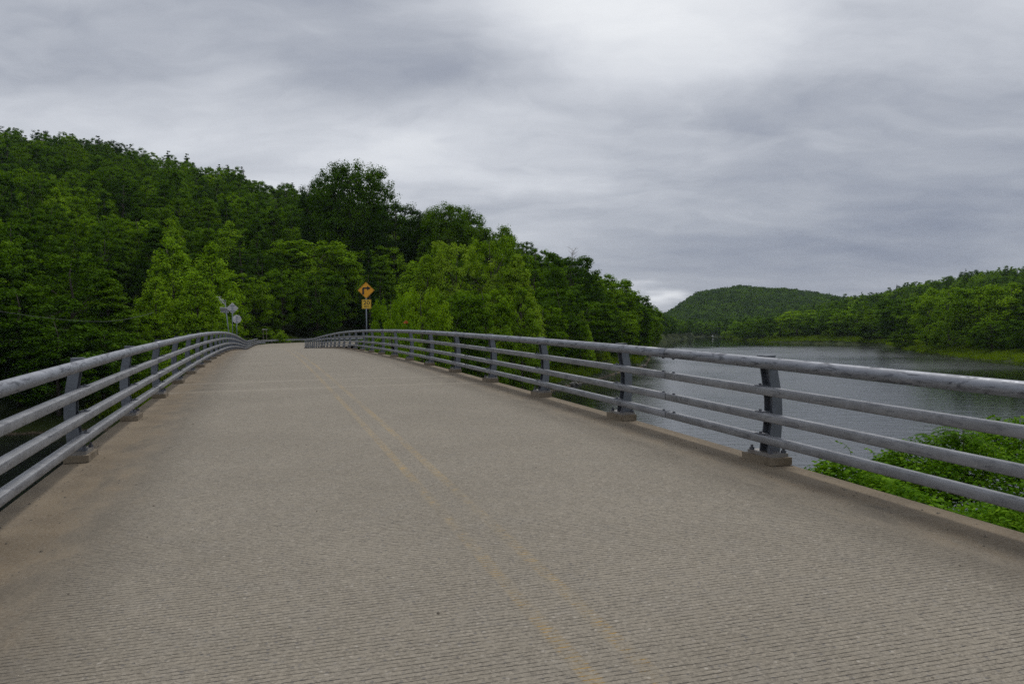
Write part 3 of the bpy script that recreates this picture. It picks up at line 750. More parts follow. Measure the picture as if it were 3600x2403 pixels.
tw = at(791, 1056, zz); MB().box(tuple(tw - b), (0.12, 0.12, 0.12)).tube([tuple(tw - b), tuple(tp - b)], 0.02, 6).build('sensor_head', M_BOLT, mast)
# overhead cable
wp = [(-420, 985, 60), (-250, 1040, 63), (0, 1094, 68), (100, 1109, 71), (200, 1121, 75), (300, 1129, 79), (370, 1130, 83), (430, 1124, 87), (490, 1112, 92), (540, 1098, 96)]
tag(MB().tube([tuple(at(*q)) for q in wp], 0.014, 6).build('overhead_cable', M_WIRE, smooth=True), 'single sagging overhead cable running from the left into the light green trees', 'cable')
# small weathered sign frame beside the guardrail
fb_ = at(931, 1166, 128); fr_ = empty('sign_frame', fb_); tag(fr_, 'small weathered wooden board frame among shrubs at the end of the left railing', 'sign frame')
for xx in (-0.27, 0.27): MB().box((xx, 0, -0.4), (0.07, 0.07, 1.7)).build('leg', M_WOOD, fr_)
MB().box((0, -0.045, 0.40), (0.80, 0.025, 0.16)).build('board', M_SIGNBACK, fr_)

# ------------------------------------------------------------------ trees
rs = np.random.default_rng(11)
def shape_r(kind, t):
    if kind == 'oak': return np.sin(np.pi * (0.10 + 0.84 * t)) ** 0.62
    if kind == 'ovate': return np.clip((1 - t) ** 0.72 * np.minimum(1, t * 3.2 + 0.45), 0, 1) * 1.12
    if kind == 'round': return np.sqrt(np.clip(1 - (2 * t * 0.93 - 0.90) ** 2, 0, 1))
    if kind == 'conifer': return (1 - t) ** 0.85 * np.minimum(1, t * 6 + 0.5)
    return np.sqrt(np.clip(1 - t ** 2, 0, 1))                         # shrub dome
def leaf_quads(P, N, size, rng, aspect=0.62):
    """one rhombic leaf spray per point, folded slightly along its rib"""
    n = len(P); N = N / (np.linalg.norm(N, axis=1, keepdims=True) + 1e-9)
    a = rng.normal(size=(n, 3)); a -= N * (a * N).sum(1, keepdims=True); a /= np.linalg.norm(a, axis=1, keepdims=True) + 1e-9
    b = np.cross(N, a); s = (size * rng.uniform(0.6, 1.35, n))[:, None]
    V = np.stack([P - a * s * 0.5, P + b * s * aspect * 0.5 + N * s * 0.08, P + a * s * 0.5, P - b * s * aspect * 0.5 + N * s * 0.08], 1).reshape(-1, 3)
    return V, np.arange(4 * n).reshape(n, 4)
def crown_mesh(name, kind, H, W, base, ncl, per, leaf, mat, seed, clr=1.0, flat=0.7, gaps=0.0, lean=0.0):
    rng = np.random.default_rng(seed)
    t = rng.uniform(0, 1, ncl * 6); w = shape_r(kind, t); keep = rng.uniform(0, 1, len(t)) < w * 0.85 + 0.12; t = t[keep][:ncl]
    t = t * (0.93 if kind in ('round', 'oak') else 1.0)
    ncl = len(t); an = rng.uniform(0, 2 * np.pi, ncl)
    if gaps:                                                          # limbs: foliage gathers in a few directions
        k = rng.integers(5, 8); cent = rng.uniform(0, 2 * np.pi, k); an = cent[rng.integers(0, k, ncl)] + rng.normal(0, gaps, ncl) + t * 2.2
    lob = 1 + 0.16 * np.sin(3 * an + seed) + 0.10 * np.sin(5 * an + 2.1 * seed + 6 * t)
    rr = shape_r(kind, t) * W / 2 * lob * (0.42 + 0.58 * rng.uniform(0, 1, ncl) ** 0.35)
    z = H * (base + (1 - base) * t)
    if kind == 'conifer': z = z - rr * 0.22
    C = np.stack([rr * np.cos(an) + lean * z, rr * np.sin(an), z], 1)
    cr = clr * rng.uniform(0.55, 1.3, ncl) * (0.75 if kind == 'conifer' else 1.0) * (1.0 - 0.22 * t)
    outd = np.stack([np.cos(an), np.sin(an), 0.5 + t], 1); outd /= np.linalg.norm(outd, axis=1, keepdims=True)
    n = ncl * per; ci = np.repeat(np.arange(ncl), per)
    d = rng.normal(size=(n, 3)); d /= np.linalg.norm(d, axis=1, keepdims=True)
    d += outd[ci] * 0.35; d[:, 2] += 0.35
    rad = rng.uniform(0, 1, n) ** 0.38
    P = C[ci] + d * (cr[ci] * rad)[:, None] * np.array([1, 1, flat])
    N = d * 0.75 + np.array([0, 0, 0.45]) + rng.normal(size=(n, 3)) * 0.38
    P[:, 2] = np.maximum(P[:, 2], 0.1)
    V, Fq = leaf_quads(P, N, leaf, rng)
    tint = np.clip(0.5 + (rng.normal(0, 0.16, ncl))[ci] + rng.normal(0, 0.13, n), 0, 1)
    return fast_mesh(name, V, Fq, [mat], [('tint', 'FACE', tint)]), C
def trunk_mesh(name, H, base, C, seed, r0=0.22, limbs=14, mat=None, lean=0.0):
    rng = random.Random(seed); mb = MB(); zs = [0, 0.15, 0.35, 0.6, 0.8, 0.93]
    top = [Vector((lean * H * z + rng.uniform(-1, 1) * 0.12 * z * 3, rng.uniform(-1, 1) * 0.12 * z * 3, H * z - (0.6 if z == 0 else 0))) for z in zs]
    mb.tube(top, [r0 * 1.25, r0, r0 * .8, r0 * .55, r0 * .32, r0 * .12], 7)
    idx = list(range(len(C))); rng.shuffle(idx)
    for i in idx[:limbs]:
        c = Vector(C[i]); hz = max(H * base * 0.7, c.z * 0.72 - 0.4); f = hz / H
        k = 0
        while k < len(zs) - 2 and zs[k + 1] < f: k += 1
        p0 = top[k].lerp(top[k + 1], min(1, max(0, (f - zs[k]) / (zs[k + 1] - zs[k]))))
        mid = p0.lerp(c, 0.5) + Vector((0, 0, 0.35))
        mb.tube([p0, mid, c], [r0 * 0.34, r0 * 0.2, 0.02], 5, cap=False)
    return mb.mesh(name, mat or M_BARK, smooth=True)
ARCH = {}
def arch(key, kind, H, W, base, ncl, per, leaf, mat, seed, clr=1.0, flat=0.7, gaps=0.0, limbs=14, r0=0.22, lean=0.0, bark=None):
    cm, C = crown_mesh('crown', kind, H, W, base, ncl, per, leaf, mat, seed, clr, flat, gaps, lean)
    tm = trunk_mesh('trunk', H, base, C, seed, r0, limbs, bark, lean)
    ARCH[key] = dict(crown=cm, trunk=tm, H=H * (0.955 if kind in ('round', 'oak') else 1.0), W=W)
# near trees: leaf sprays about a pixel or two across, gathered in dense tufts
arch('poplar1', 'ovate', 16, 9.5, 0.06, 250, 95, 0.31, L_POP, 1, 0.88, 0.9)
arch('poplar2', 'ovate', 15, 8.0, 0.05, 220, 95, 0.30, L_POP, 2, 0.85, 0.9)
arch('maple1', 'round', 15, 9.5, 0.08, 230, 100, 0.32, L_MID, 3, 1.0, 0.62)
arch('maple2', 'round', 14, 8.5, 0.10, 210, 100, 0.32, L_MID, 4, 0.95, 0.62)
arch('maple3', 'oak', 17, 10, 0.10, 240, 95, 0.33, L_DARK, 5, 1.05, 0.58)
arch('beech1', 'ovate', 17, 9.5, 0.08, 230, 100, 0.33, L_DARK, 6, 1.0, 0.55)
arch('oak1', 'round', 19, 15, 0.20, 620, 95, 0.34, L_DARK, 7, 1.4, 0.7, 0, 40, 0.36)
arch('oak2', 'round', 17, 13, 0.18, 420, 85, 0.33, L_DARK, 8, 1.2, 0.66, 0, 34, 0.32)
arch('silver1', 'oak', 17, 13, 0.10, 270, 90, 0.30, L_PALE, 9, 0.88, 0.8, 0.45, 36, 0.24)
arch('silver2', 'ovate', 16, 10, 0.08, 230, 90, 0.30, L_PALE, 10, 0.85, 0.9, 0.55, 30, 0.22)
arch('willow1', 'round', 11, 9, 0.03, 220, 90, 0.27, L_LIGHT, 12, 0.88, 0.8)
arch('hemlock1', 'conifer', 17, 7.5, 0.06, 260, 60, 0.26, L_CON, 13, 0.85, 0.35)
arch('pine1', 'conifer', 16, 6, 0.10, 150, 60, 0.28, L_CON, 14, 0.8, 0.4)
arch('shrub1', 'shrub', 3.0, 3.6, 0.0, 90, 70, 0.19, L_POP, 15, 0.5, 0.8, 0, 8, 0.06)
arch('shrub2', 'shrub', 3.2, 4.2, 0.0, 90, 70, 0.20, L_MID, 16, 0.55, 0.8, 0, 8, 0.06)
# middle-distance trees
for i, (kd, H, W, mt) in enumerate([('round', 14, 9, L_MID), ('oak', 15, 9.5, L_DARK), ('ovate', 15, 8.5, L_MID), ('round', 13, 8.5, L_LIGHT), ('oak', 14, 10, L_MID), ('ovate', 16, 9, L_DARK)]):
    arch('mid%d' % i, kd, H, W, 0.08, 130, 85, 0.40, mt, 20 + i, 1.15, 0.66, 0, 6)
arch('midcon', 'conifer', 17, 6.5, 0.08, 130, 40, 0.42, L_CON, 30, 0.95, 0.38, 0, 4)
for i, (kd, H, W, mt) in enumerate([('round', 13, 10, L_MID), ('oak', 14, 10, L_DARK), ('round', 12, 9, L_MID), ('oak', 14, 11, L_DARK)]):
    arch('far%d' % i, kd, H, W, 0.05, 60, 26, 0.95, mt, 40 + i, 1.6, 0.7, 0, 0)
arch('farcon', 'conifer', 16, 6, 0.05, 60, 16, 0.75, L_CON, 50, 1.2, 0.5, 0, 0)
arch('farshrub', 'shrub', 2.6, 5.5, 0.0, 60, 30, 0.36, L_LIGHT, 52, 0.65, 0.8, 0, 0)

NAMES = dict(poplar='broadleaf_tree', maple='broadleaf_tree', beech='broadleaf_tree', oak='oak_tree', silver='broadleaf_tree', willow='broadleaf_tree', hemlock='conifer_tree', pine='conifer_tree', shrub='shrub', mid='broadleaf_tree', midcon='conifer_tree')
def tree(key, x, y, z, sc, rz, label, group, wide=1.0, cat='tree'):
    a = ARCH[key]; nm = NAMES.get(key.rstrip('0123456789'), 'broadleaf_tree')
    r = empty(nm, (x, y, z), rz); r.scale = (sc * wide, sc * wide, sc)
    link('trunk' if cat == 'tree' else 'stem', a['trunk'], r); link('crown' if cat == 'tree' else 'foliage', a['crown'], r)
    return tag(r, label, cat, group)
HERO = []          # occupied footprints (x, y, radius)
def hero(key, px, ptop, depth, label, group=None, wpx=None, zbase=None, rz=None, cat='tree'):
    """a tree the photo singles out: px / ptop = where its top shows, depth = metres ahead"""
    a = ARCH[key]; p = at(px, ptop, depth); z0 = gz1(p.x, p.y) if zbase is None else zbase
    sc = (p.z - z0) / a['H']; wide = 1.0 if wpx is None else (wpx / FPX * depth) / (a['W'] * sc)
    HERO.append((p.x, p.y, 0.38 * a['W'] * sc * wide))
    return tree(key, p.x, p.y, z0, sc, rs.uniform(0, 6.28) if rz is None else rz, label, group, wide, cat)
GL = 'light green trees behind the antenna mast'
hero('poplar1', 605, 845, 118, 'tall light green pointed tree behind the antenna mast, left of the pair', GL, 260)
hero('poplar2', 745, 868, 122, 'tall light green pointed tree behind the antenna mast, right of the pair', GL, 230)
hero('poplar2', 548, 985, 108, 'shorter bright green tree in front of the tall light green pair', GL, 190)
hero('poplar1', 690, 960, 110, 'bushy light green tree just left of the antenna mast', GL, 220)
hero('beech1', 862, 1000, 162, 'small dark green tree right of the round sign', None, 190)
hero('willow1', 480, 1100, 104, 'low light green tree where the overhead cable ends', None, 190)
hero('maple2', 1095, 848, 176, 'cone-shaped mid green tree left of the yellow warning sign', None, 300)
hero('beech1', 1010, 900, 180, 'dark dense tree behind the road bend, left of the cone-shaped tree', None, 260)
hero('oak1', 1232, 588, 205, 'tallest dark oak standing up against the sky above the forest', 'big oaks on the skyline', 255)
hero('oak2', 1130, 640, 208, 'airy dark tree just left of the tallest oak on the skyline', 'big oaks on the skyline', 150)
hero('oak2', 1390, 722, 200, 'dark oak filling the dip between the two big skyline oaks', 'big oaks on the skyline', 210)
hero('oak1', 1582, 733, 198, 'round-topped dark oak on the skyline above the pale green trees', 'big oaks on the skyline', 240, rz=2.2)
hero('oak2', 1730, 800, 195, 'dark oak on the falling skyline right of the round-topped oak', 'big oaks on the skyline', 190)
GS = 'pale green riverside trees behind the right railing'
hero('silver1', 1605, 855, 128, 'pale yellow-green open tree behind the middle of the right railing', GS, 260)
hero('silver1', 1722, 832, 131, 'tallest pale yellow-green tree behind the right railing', GS, 270, rz=1.0)
hero('silver2', 1815, 905, 128, 'pale green tree right of the tallest pale one', GS, 230)
hero('silver2', 1500, 905, 124, 'pale green tree with feathery top right of the warning sign', GS, 210)
hero('poplar2', 1455, 930, 130, 'light green slender tree right of the warning sign', GS, 190)
hero('willow1', 1372, 1046, 88, 'small round light green tree just right of the warning sign pole', GS, 150)
hero('willow1', 1480, 1020, 98, 'low bushy tree behind the right railing near the warning sign', GS, 190)
hero('maple2', 1590, 1030, 104, 'mid green bushy tree in front of the pale open tree', GS, 220)
hero('maple1', 1700, 1010, 110, 'mid green bushy tree in front of the tallest pale tree', GS, 230)
hero('silver2', 1830, 1020, 116, 'pale leaning tree over the water at the bank end', GS, 210)
GB = 'dark trees on the far bank right of the pale trees'
for px, pt, dp, wd, key, lb in [(1880, 880, 170, 220, 'maple1', 'mid green tree on the bank skyline, first right of the pale trees'),
        (2010, 905, 190, 190, 'maple2', 'mid green tree beneath the bare branches on the bank skyline'),
        (1960, 1000, 150, 210, 'maple1', 'mid green tree above the grassy bank'),
        (2080, 965, 200, 200, 'maple1', 'rounded tree on the bank skyline right of the bare branches'),
        (2150, 985, 215, 190, 'maple2', 'mid green rounded tree on the bank skyline above the river'),
        (2060, 1060, 165, 200, 'maple2', 'tree overhanging the gravel of the far bank'),
        (2200, 1035, 225, 170, 'maple2', 'tree near the right end of the dark bank forest'),
        (2165, 1090, 195, 160, 'maple1', 'lower tree at the water edge near the bank point'),
        (2260, 1080, 262, 130, 'maple1', 'last tree of the dark bank forest before the open river'),
        (2225, 1130, 225, 120, 'willow1', 'small tree at the water edge where the far bank meets the river'),
        (1905, 1075, 135, 190, 'maple2', 'bushy tree right of the pale leaning tree')]:
    hero(key, px, pt, dp, lb, GB, wd)
GD = 'dark trees beside the left railing'
for px, pt, dp, wd, key, lb in [(-60, 870, 92, 420, 'beech1', 'dark tree cut by the left edge of the picture'),
        (60, 1010, 84, 380, 'maple3', 'dark leafy tree at the left edge above the near railing'),
        (250, 905, 98, 330, 'maple3', 'dark tree above the overhead cable at left'),
        (380, 985, 96, 260, 'beech1', 'dark tree behind the overhead cable, left of the light green trees'),
        (200, 1120, 82, 320, 'maple1', 'low dark tree under the overhead cable'),
        (360, 1160, 86, 250, 'maple2', 'low leafy tree behind the left railing under the cable'),
        (-140, 1120, 78, 300, 'maple1', 'low tree beyond the left edge of the picture')]:
    hero(key, px, pt, dp, lb, GD, wd)
GR = 'dark trees behind the road bend'
for px, pt, dp, wd, key, lb in [(905, 880, 172, 240, 'maple3', 'dark tree behind the shrubs at the end of the left railing'),
        (960, 1000, 178, 220, 'beech1', 'dark tree right behind the road bend'),
        (1180, 930, 188, 230, 'maple3', 'dark tree above the end of the right railing'),
        (1290, 870, 192, 230, 'maple1', 'mid green tree directly above the warning sign'),
        (1380, 880, 190, 220, 'poplar1', 'light green tree up the slope right of the warning sign'),
        (1200, 1040, 190, 200, 'maple3', 'low dark tree left of the warning sign pole')]:
    hero(key, px, pt, dp, lb, GR, wd)
for px, pt, dp, wd, key, lb in [(905, 1146, 146, 85, 'shrub1', 'bright green shrub left of the small wooden frame'), (972, 1160, 147, 72, 'shrub1', 'bright green shrub growing over the guardrail'),
        (872, 1142, 150, 80, 'shrub2', 'dark shrub behind the end of the left railing'), (946, 1166, 147, 55, 'shrub1', 'small shrub beneath the wooden frame by the guardrail'),
        (1040, 1168, 172, 100, 'shrub2', 'low shrub behind the guardrail at the bend')]:
    hero(key, px, pt, dp, lb, 'shrubs at the end of the bridge', wd, cat='shrub')
# conifers along the left ridge
for w_, (px, pt, dp) in zip(['leftmost', 'second from left', 'third from left', 'fourth from left', 'fifth from left', 'sixth from left', 'tallest', 'rightmost'], [(255, 470, 425), (345, 478, 420), (590, 530, 400), (655, 540, 395), (770, 578, 375), (800, 580, 372), (850, 586, 360), (1028, 642, 320)]):
    hero('pine1', px, pt, dp, w_ + ' of the pointed conifers breaking the left ridge skyline', 'conifers on the left ridge skyline', rz=rs.uniform(0, 6))
# right bank front trees
GRB = 'round trees along the right river bank'
for px, pt, dp, wd, key, lb in [(2555, 1163, 620, 40, 'mid3', 'small round bright tree at the far tip of the right bank'), (2622, 1132, 560, 92, 'mid0', 'mid green tree right of the small bright tip tree'),
        (2682, 1115, 525, 104, 'mid4', 'broad tree on the right bank near its far tip'), (2742, 1104, 500, 112, 'mid1', 'dark tree on the right bank, fourth from the far tip'),
        (2802, 1094, 478, 124, 'mid3', 'bright rounded tree beside the dark one on the right bank'), (2872, 1100, 456, 128, 'mid0', 'mid green rounded tree above the low shore of the right bank'),
        (2942, 1084, 432, 150, 'mid4', 'broad domed tree above the middle of the right bank'), (3012, 1090, 408, 140, 'mid3', 'light green domed tree right of the broad one'),
        (3092, 1074, 372, 150, 'mid1', 'dark domed tree behind the start of the grassy point'), (3182, 1048, 318, 172, 'maple1', 'tall domed tree above the grassy point'),
        (3258, 1040, 290, 150, 'maple2', 'mid green tree right of the tall domed one'), (3336, 1014, 266, 205, 'willow1', 'tall light green tree of the right bank'),
        (3444, 1004, 246, 240, 'maple1', 'broad tall tree of the right bank forest edge'), (3560, 998, 232, 262, 'willow1', 'big leafy light green tree near the right edge of the picture'),
        (3680, 990, 225, 262, 'maple3', 'big dark tree cut by the right edge of the picture'), (3060, 1142, 380, 84, 'mid0', 'small round tree in front of the right bank forest'),
        (3172, 1166, 312, 74, 'mid3', 'low bush-like tree above the grassy point'), (2962, 1132, 415, 84, 'mid3', 'small bright tree at the foot of the broad domed one'),
        (3486, 1128, 222, 120, 'maple2', 'low rounded tree at the forest edge right of the grassy point'), (3610, 1120, 208, 130, 'maple1', 'low tree overhanging the dark water at the right edge')]:
    hero(key, px, pt, dp, lb, GRB, wd)

# forest: candidates everywhere, the largest in view become trees of their own, the rest one mass per hill
def candidates(region_fn, n, spacing, bounds, rng, tries=8):
    pts = []; cell = {}
    xs = rng.uniform(bounds[0], bounds[1], n * tries); ys = rng.uniform(bounds[2], bounds[3], n * tries)
    ok = region_fn(xs, ys); xs, ys = xs[ok], ys[ok]
    for x, y in zip(xs, ys):
        sp = spacing(x, y); k = (int(x // 12), int(y // 12)); good = True
        for i in (-1, 0, 1):
            for j in (-1, 0, 1):
                for (a, b) in cell.get((k[0] + i, k[1] + j), ()):
                    if (a - x) ** 2 + (b - y) ** 2 < sp * sp: good = False; break
                if not good: break
            if not good: break
        if good: cell.setdefault(k, []).append((x, y)); pts.append((x, y))
    return np.array(pts)
road_line = np.array([BW(s, b)[:2] for s, b in [(80, 1.5)] + ROAD_END])
HX = np.array(HERO)
def clear_of(X, Y, gap):
    d = seg_dist(X, Y, road_line) > gap
    b = np.array([BW(-40, 1.5)[:2], BW(104, 1.5)[:2]]); d &= seg_dist(X, Y, b) > 11
    for hx, hy, hr in HERO: d &= (X - hx) ** 2 + (Y - hy) ** 2 > (hr * 0.75) ** 2
    return d
def left_region(X, Y):
    az = np.arctan2(X, Y); r = np.hypot(X, Y)
    dl = seg_dist(X, Y, LB); ins = in_poly(X, Y, RIV)
    left = (dl < seg_dist(X, Y, RB)) & ~ins & (dl > 3.0)
    rid = np.interp(az, HA, HR)
    vis = (az > -0.72) & (az < 0.30) & (r < rid * 1.12) & (Y > np.interp(az, [-0.55, -0.45, -0.02, 0.06, 0.12], [106, 140, 150, 150, 120]))
    return left & vis & clear_of(X, Y, 17)
cand = candidates(left_region, 5200, lambda x, y: 6.2 + 0.004 * math.hypot(x, y), (-420, 190, 60, 760), rs)
far_left = lambda X, Y: (~in_poly(X, Y, RIV)) & (np.arctan2(X, Y) > 0.12) & (np.arctan2(X, Y) < 0.30) & (np.hypot(X, Y) > 520) & (np.hypot(X, Y) < 1000) & (seg_dist(X, Y, LB) > 3) & (seg_dist(X, Y, RB) > 3)
def right_region(X, Y):
    az = np.arctan2(X, Y); r = np.hypot(X, Y)
    dr = seg_dist(X, Y, RB); ins = in_poly(X, Y, RIV)
    return (dr < seg_dist(X, Y, LB)) & ~ins & (dr > np.where(r < 420, 46.0, np.where(r < 600, 30.0, 10.0))) & (az > 0.2) & (az < 0.72) & (r > 230) & (r < np.interp(az, RA, RR) * 1.1) & clear_of(X, Y, 13)
cand_r = candidates(right_region, 3800, lambda x, y: 7.2 + 0.003 * math.hypot(x, y), (60, 640, 180, 1000), rs)
cand_m = candidates(far_left, 700, lambda x, y: 8.5, (60, 330, 500, 1000), rs)
def far_region(X, Y):
    az = np.arctan2(X, Y); r = np.hypot(X, Y)
    return (az > 0.13) & (az < 0.50) & (r > 1000) & (r < 1720)
cand_f = candidates(far_region, 9000, lambda x, y: 7.6, (120, 850, 900, 1720), rs)

def assemble(pts, kinds, weights, hs, lo, hi):
    z = ground(pts[:, 0], pts[:, 1]); k = rs.choice(len(kinds), len(pts), p=np.array(weights) / sum(weights))
    sc = rs.uniform(lo, hi, len(pts)); return z, k, sc
CK = ['mid0', 'mid1', 'mid2', 'mid3', 'mid4', 'mid5', 'midcon']
zl_, kl_, sl_ = assemble(cand, CK, [3.2, 4.4, 1.8, 1.1, 3.0, 2.6, 1.3], None, 0.80, 1.25)
_rid = np.interp(np.arctan2(cand[:, 0], cand[:, 1]), HA, HR); sl_ = np.where(np.hypot(cand[:, 0], cand[:, 1]) > 0.80 * _rid, 0.55 + 0.25 * sl_, 0.45 + 0.5 * sl_)
kl_ = np.where((np.hypot(cand[:, 0], cand[:, 1]) > 0.80 * _rid) & np.isin(kl_, (2, 5, 6)), rs.choice([0, 1, 4], len(kl_)), kl_)
zr_, kr_, sr_ = assemble(cand_r, CK, [3, 3, 2, 3, 3, 2, 0.5], None, 0.7, 1.05)
# coarse z-buffer to find which crowns show largest
allp = np.vstack([np.column_stack([cand, zl_, kl_, sl_, np.zeros(len(cand))]), np.column_stack([cand_r, zr_, kr_, sr_, np.ones(len(cand_r))])])
GW, GH = 720, 480; buf = np.zeros((GH, GW), bool); vis = np.zeros(len(allp), int)
def project(x, y, z):
    xr = FPX * x / y; yr = -FPX * (z - CAMZ) / y
    c, s = math.cos(ROLL), math.sin(ROLL); yc = yr + FPX * math.tan(PITCH)
    return 1800 + c * xr - s * yc, 1201.5 + s * xr + c * yc
def stamp(x, y, z, H, W):
    cx, cyv = project(x, y, z + H * 0.55); rx = W / 2 * FPX / y * GW / 3600; ry = H * 0.46 * FPX / y * GW / 3600
    cx *= GW / 3600; cyv *= GW / 3600
    x0, x1 = max(0, int(cx - rx)), min(GW, int(cx + rx) + 2); y0, y1 = max(0, int(cyv - ry)), min(GH, int(cyv + ry) + 2)
    if x0 >= x1 or y0 >= y1: return 0, cx, cyv
    yy, xx = np.mgrid[y0:y1, x0:x1]; m = ((xx - cx) / max(rx, .5)) ** 2 + ((yy - cyv) / max(ry, .5)) ** 2 < 1
    nb = (m & ~buf[y0:y1, x0:x1]).sum(); buf[y0:y1, x0:x1] |= m
    return nb, cx, cyv
hero_list = [(o.location.x, o.location.y, o.location.z, o) for o in COL.objects if o.parent is None and o.get('category') == 'tree']
events = [(h_[1], -1, h_) for h_ in hero_list] + [(allp[i, 1], i, None) for i in range(len(allp))]
events.sort(key=lambda e: e[0])
for dpt, i, h_ in events:
    if i < 0:
        cm = [c for c in h_[3].children if c.name.startswith('crown')][0]; bb = np.array([v[:] for v in cm.bound_box]); s_ = h_[3].scale
        stamp(h_[0], h_[1], h_[2], bb[:, 2].max() * s_[2], (bb[:, 0].max() - bb[:, 0].min()) * s_[0] * 0.9)
    else:
        a = ARCH[CK[int(allp[i, 3])]]; vis[i] = stamp(allp[i, 0], allp[i, 1], allp[i, 2], a['H'] * allp[i, 4], a['W'] * allp[i, 4])[0]
order = np.argsort(-vis); n_ind = 210
single = set(int(i) for i in order[:n_ind] if vis[i] > 6)
KW = {'mid0': 'mid green rounded', 'mid1': 'dark broad', 'mid2': 'mid green pointed', 'mid3': 'light green rounded', 'mid4': 'broad mid green', 'mid5': 'dark pointed', 'midcon': 'dark conifer'}
HK = {'mid0': ['maple1', 'maple2'], 'mid1': ['maple3'], 'mid2': ['poplar2', 'beech1'], 'mid3': ['willow1', 'poplar1'], 'mid4': ['maple1'], 'mid5': ['beech1'], 'midcon': ['hemlock1']}
PEND = {}
for i in sorted(single):
    x, y, z, k, sc, reg = allp[i]; key = CK[int(k)]; a = ARCH[key]
    px, py = project(x, y, z + a['H'] * sc * 0.6); az = math.atan2(x, y)
    word = KW[key] + ('' if key == 'midcon' else ' tree')
    if reg == 0:
        rid = float(np.interp(az, HA, HR)); rr_ = math.hypot(x, y)
        band = 'at the top of' if rr_ > 0.86 * rid else ('high on' if rr_ > 0.62 * rid else ('half way up' if rr_ > 0.42 * rid else 'at the foot of'))
        where = 'the left hillside' if px < 330 else ('the slope behind the mast' if px < 830 else ('the slope behind the bend' if px < 1200 else ('the slope below the oaks' if px < 1750 else 'the far bank forest')))
        lab = '%s %s %s' % (word, band, where); grp = 'forest trees on the left hillside'
        if px > 1750: lab = '%s in the far river bank forest' % word; grp = 'forest trees on the far bank'
        if rr_ < 235: key2 = HK[key][int(rs.integers(0, len(HK[key])))]
        else: key2 = key
    else:
        where = 'on the right hillside' if math.hypot(x, y) > 450 else 'in the right bank forest'
        side = 'near the right edge' if px > 3250 else ('above the grassy point' if px > 2950 else 'towards its far end')
        lab = '%s %s %s' % (word, where, side); grp = 'forest trees on the right bank'; key2 = key
    s2 = sc * a['H'] / ARCH[key2]['H']
    PEND.setdefault(lab, []).append((px, tree(key2, x, y, z - 0.2, s2, rs.uniform(0, 6.28), lab, grp, rs.uniform(0.9, 1.15))))
ORD = ['leftmost', 'second', 'third', 'fourth', 'fifth', 'sixth', 'seventh', 'eighth', 'ninth', 'tenth', 'eleventh', 'twelfth', 'thirteenth', 'fourteenth']
for lab, lst in PEND.items():
    if len(lst) > 1:
        lst.sort(key=lambda e: e[0])
        many = lab.replace('dark conifer', 'dark conifers', 1) if lab.startswith('dark conifer') else lab.replace(' tree', ' trees', 1)
        many = many.replace('at the top of', 'atop').replace('at the foot of', 'below')
        for (q_, o_), w_ in zip(lst, ORD): o_['label'] = (w_ if w_ == 'leftmost' else w_ + ' from left') + ' of ' + many
        lst[-1][1]['label'] = 'rightmost of ' + many

def forest_mass(name, label, pts, keys, ki, sc, cat='forest'):
    """the rest of the wood as one instanced mass"""
    coll = bpy.data.collections.new(name + '_kinds')
    for j, key in enumerate(keys):
        a = ARCH[key]; nv = []; V0 = len(a['crown'].vertices)
        o = bpy.data.objects.new('%s_%02d' % (name, j), a['crown']); coll.objects.link(o)
    me = bpy.data.meshes.new(name); me.from_pydata([tuple(p) for p in pts], [], [])
    at_ = me.attributes.new('kind_index', 'INT', 'POINT'); at_.data.foreach_set('value', np.asarray(ki, np.int32))
    at_ = me.attributes.new('size', 'FLOAT', 'POINT'); at_.data.foreach_set('value', np.asarray(sc, np.float32))
    at_ = me.attributes.new('turn', 'FLOAT', 'POINT'); at_.data.foreach_set('value', rs.uniform(0, 6.28, len(pts)).astype(np.float32))
    ob = link(name, me)
    ng = bpy.data.node_groups.new(name, 'GeometryNodeTree')
    ng.interface.new_socket('Geometry', in_out='INPUT', socket_type='NodeSocketGeometry'); ng.interface.new_socket('Geometry', in_out='OUTPUT', socket_type='NodeSocketGeometry')
    N = ng.nodes; gi = N.new('NodeGroupInput'); go = N.new('NodeGroupOutput'); iop = N.new('GeometryNodeInstanceOnPoints'); ci = N.new('GeometryNodeCollectionInfo')
    ci.inputs['Collection'].default_value = coll; ci.inputs['Separate Children'].default_value = True; ci.inputs['Reset Children'].default_value = True
    def named(nm, typ):
        nd = N.new('GeometryNodeInputNamedAttribute'); nd.data_type = typ; nd.inputs['Name'].default_value = nm
        return [o for o in nd.outputs if o.enabled and o.name == 'Attribute'][0]
    cx = N.new('ShaderNodeCombineXYZ'); ng.links.new(named('turn', 'FLOAT'), cx.inputs[2])
    ng.links.new(gi.outputs[0], iop.inputs['Points']); ng.links.new(ci.outputs[0], iop.inputs['Instance']); iop.inputs['Pick Instance'].default_value = True
    ng.links.new(named('kind_index', 'INT'), iop.inputs['Instance Index']); ng.links.new(cx.outputs[0], iop.inputs['Rotation']); ng.links.new(named('size', 'FLOAT'), iop.inputs['Scale'])
    ng.links.new(iop.outputs[0], go.inputs[0])
    md = ob.modifiers.new('scatter', 'NODES'); md.node_group = ng
    tag(ob, label, cat, None, 'stuff'); return ob
rest = np.array([i for i in range(len(allp)) if i not in single]); rl = rest[allp[rest, 5] == 0]; rrg = rest[allp[rest, 5] == 1]
forest_mass('hillside_forest', 'dense green forest filling the left hillside between the single trees', allp[rl][:, :3], CK, allp[rl][:, 3], allp[rl][:, 4])
forest_mass('right_bank_forest', 'dense green forest on the low hill along the right river bank', allp[rrg][:, :3], CK, allp[rrg][:, 3], allp[rrg][:, 4])
FK = ['far0', 'far1', 'far2', 'far3', 'farcon']
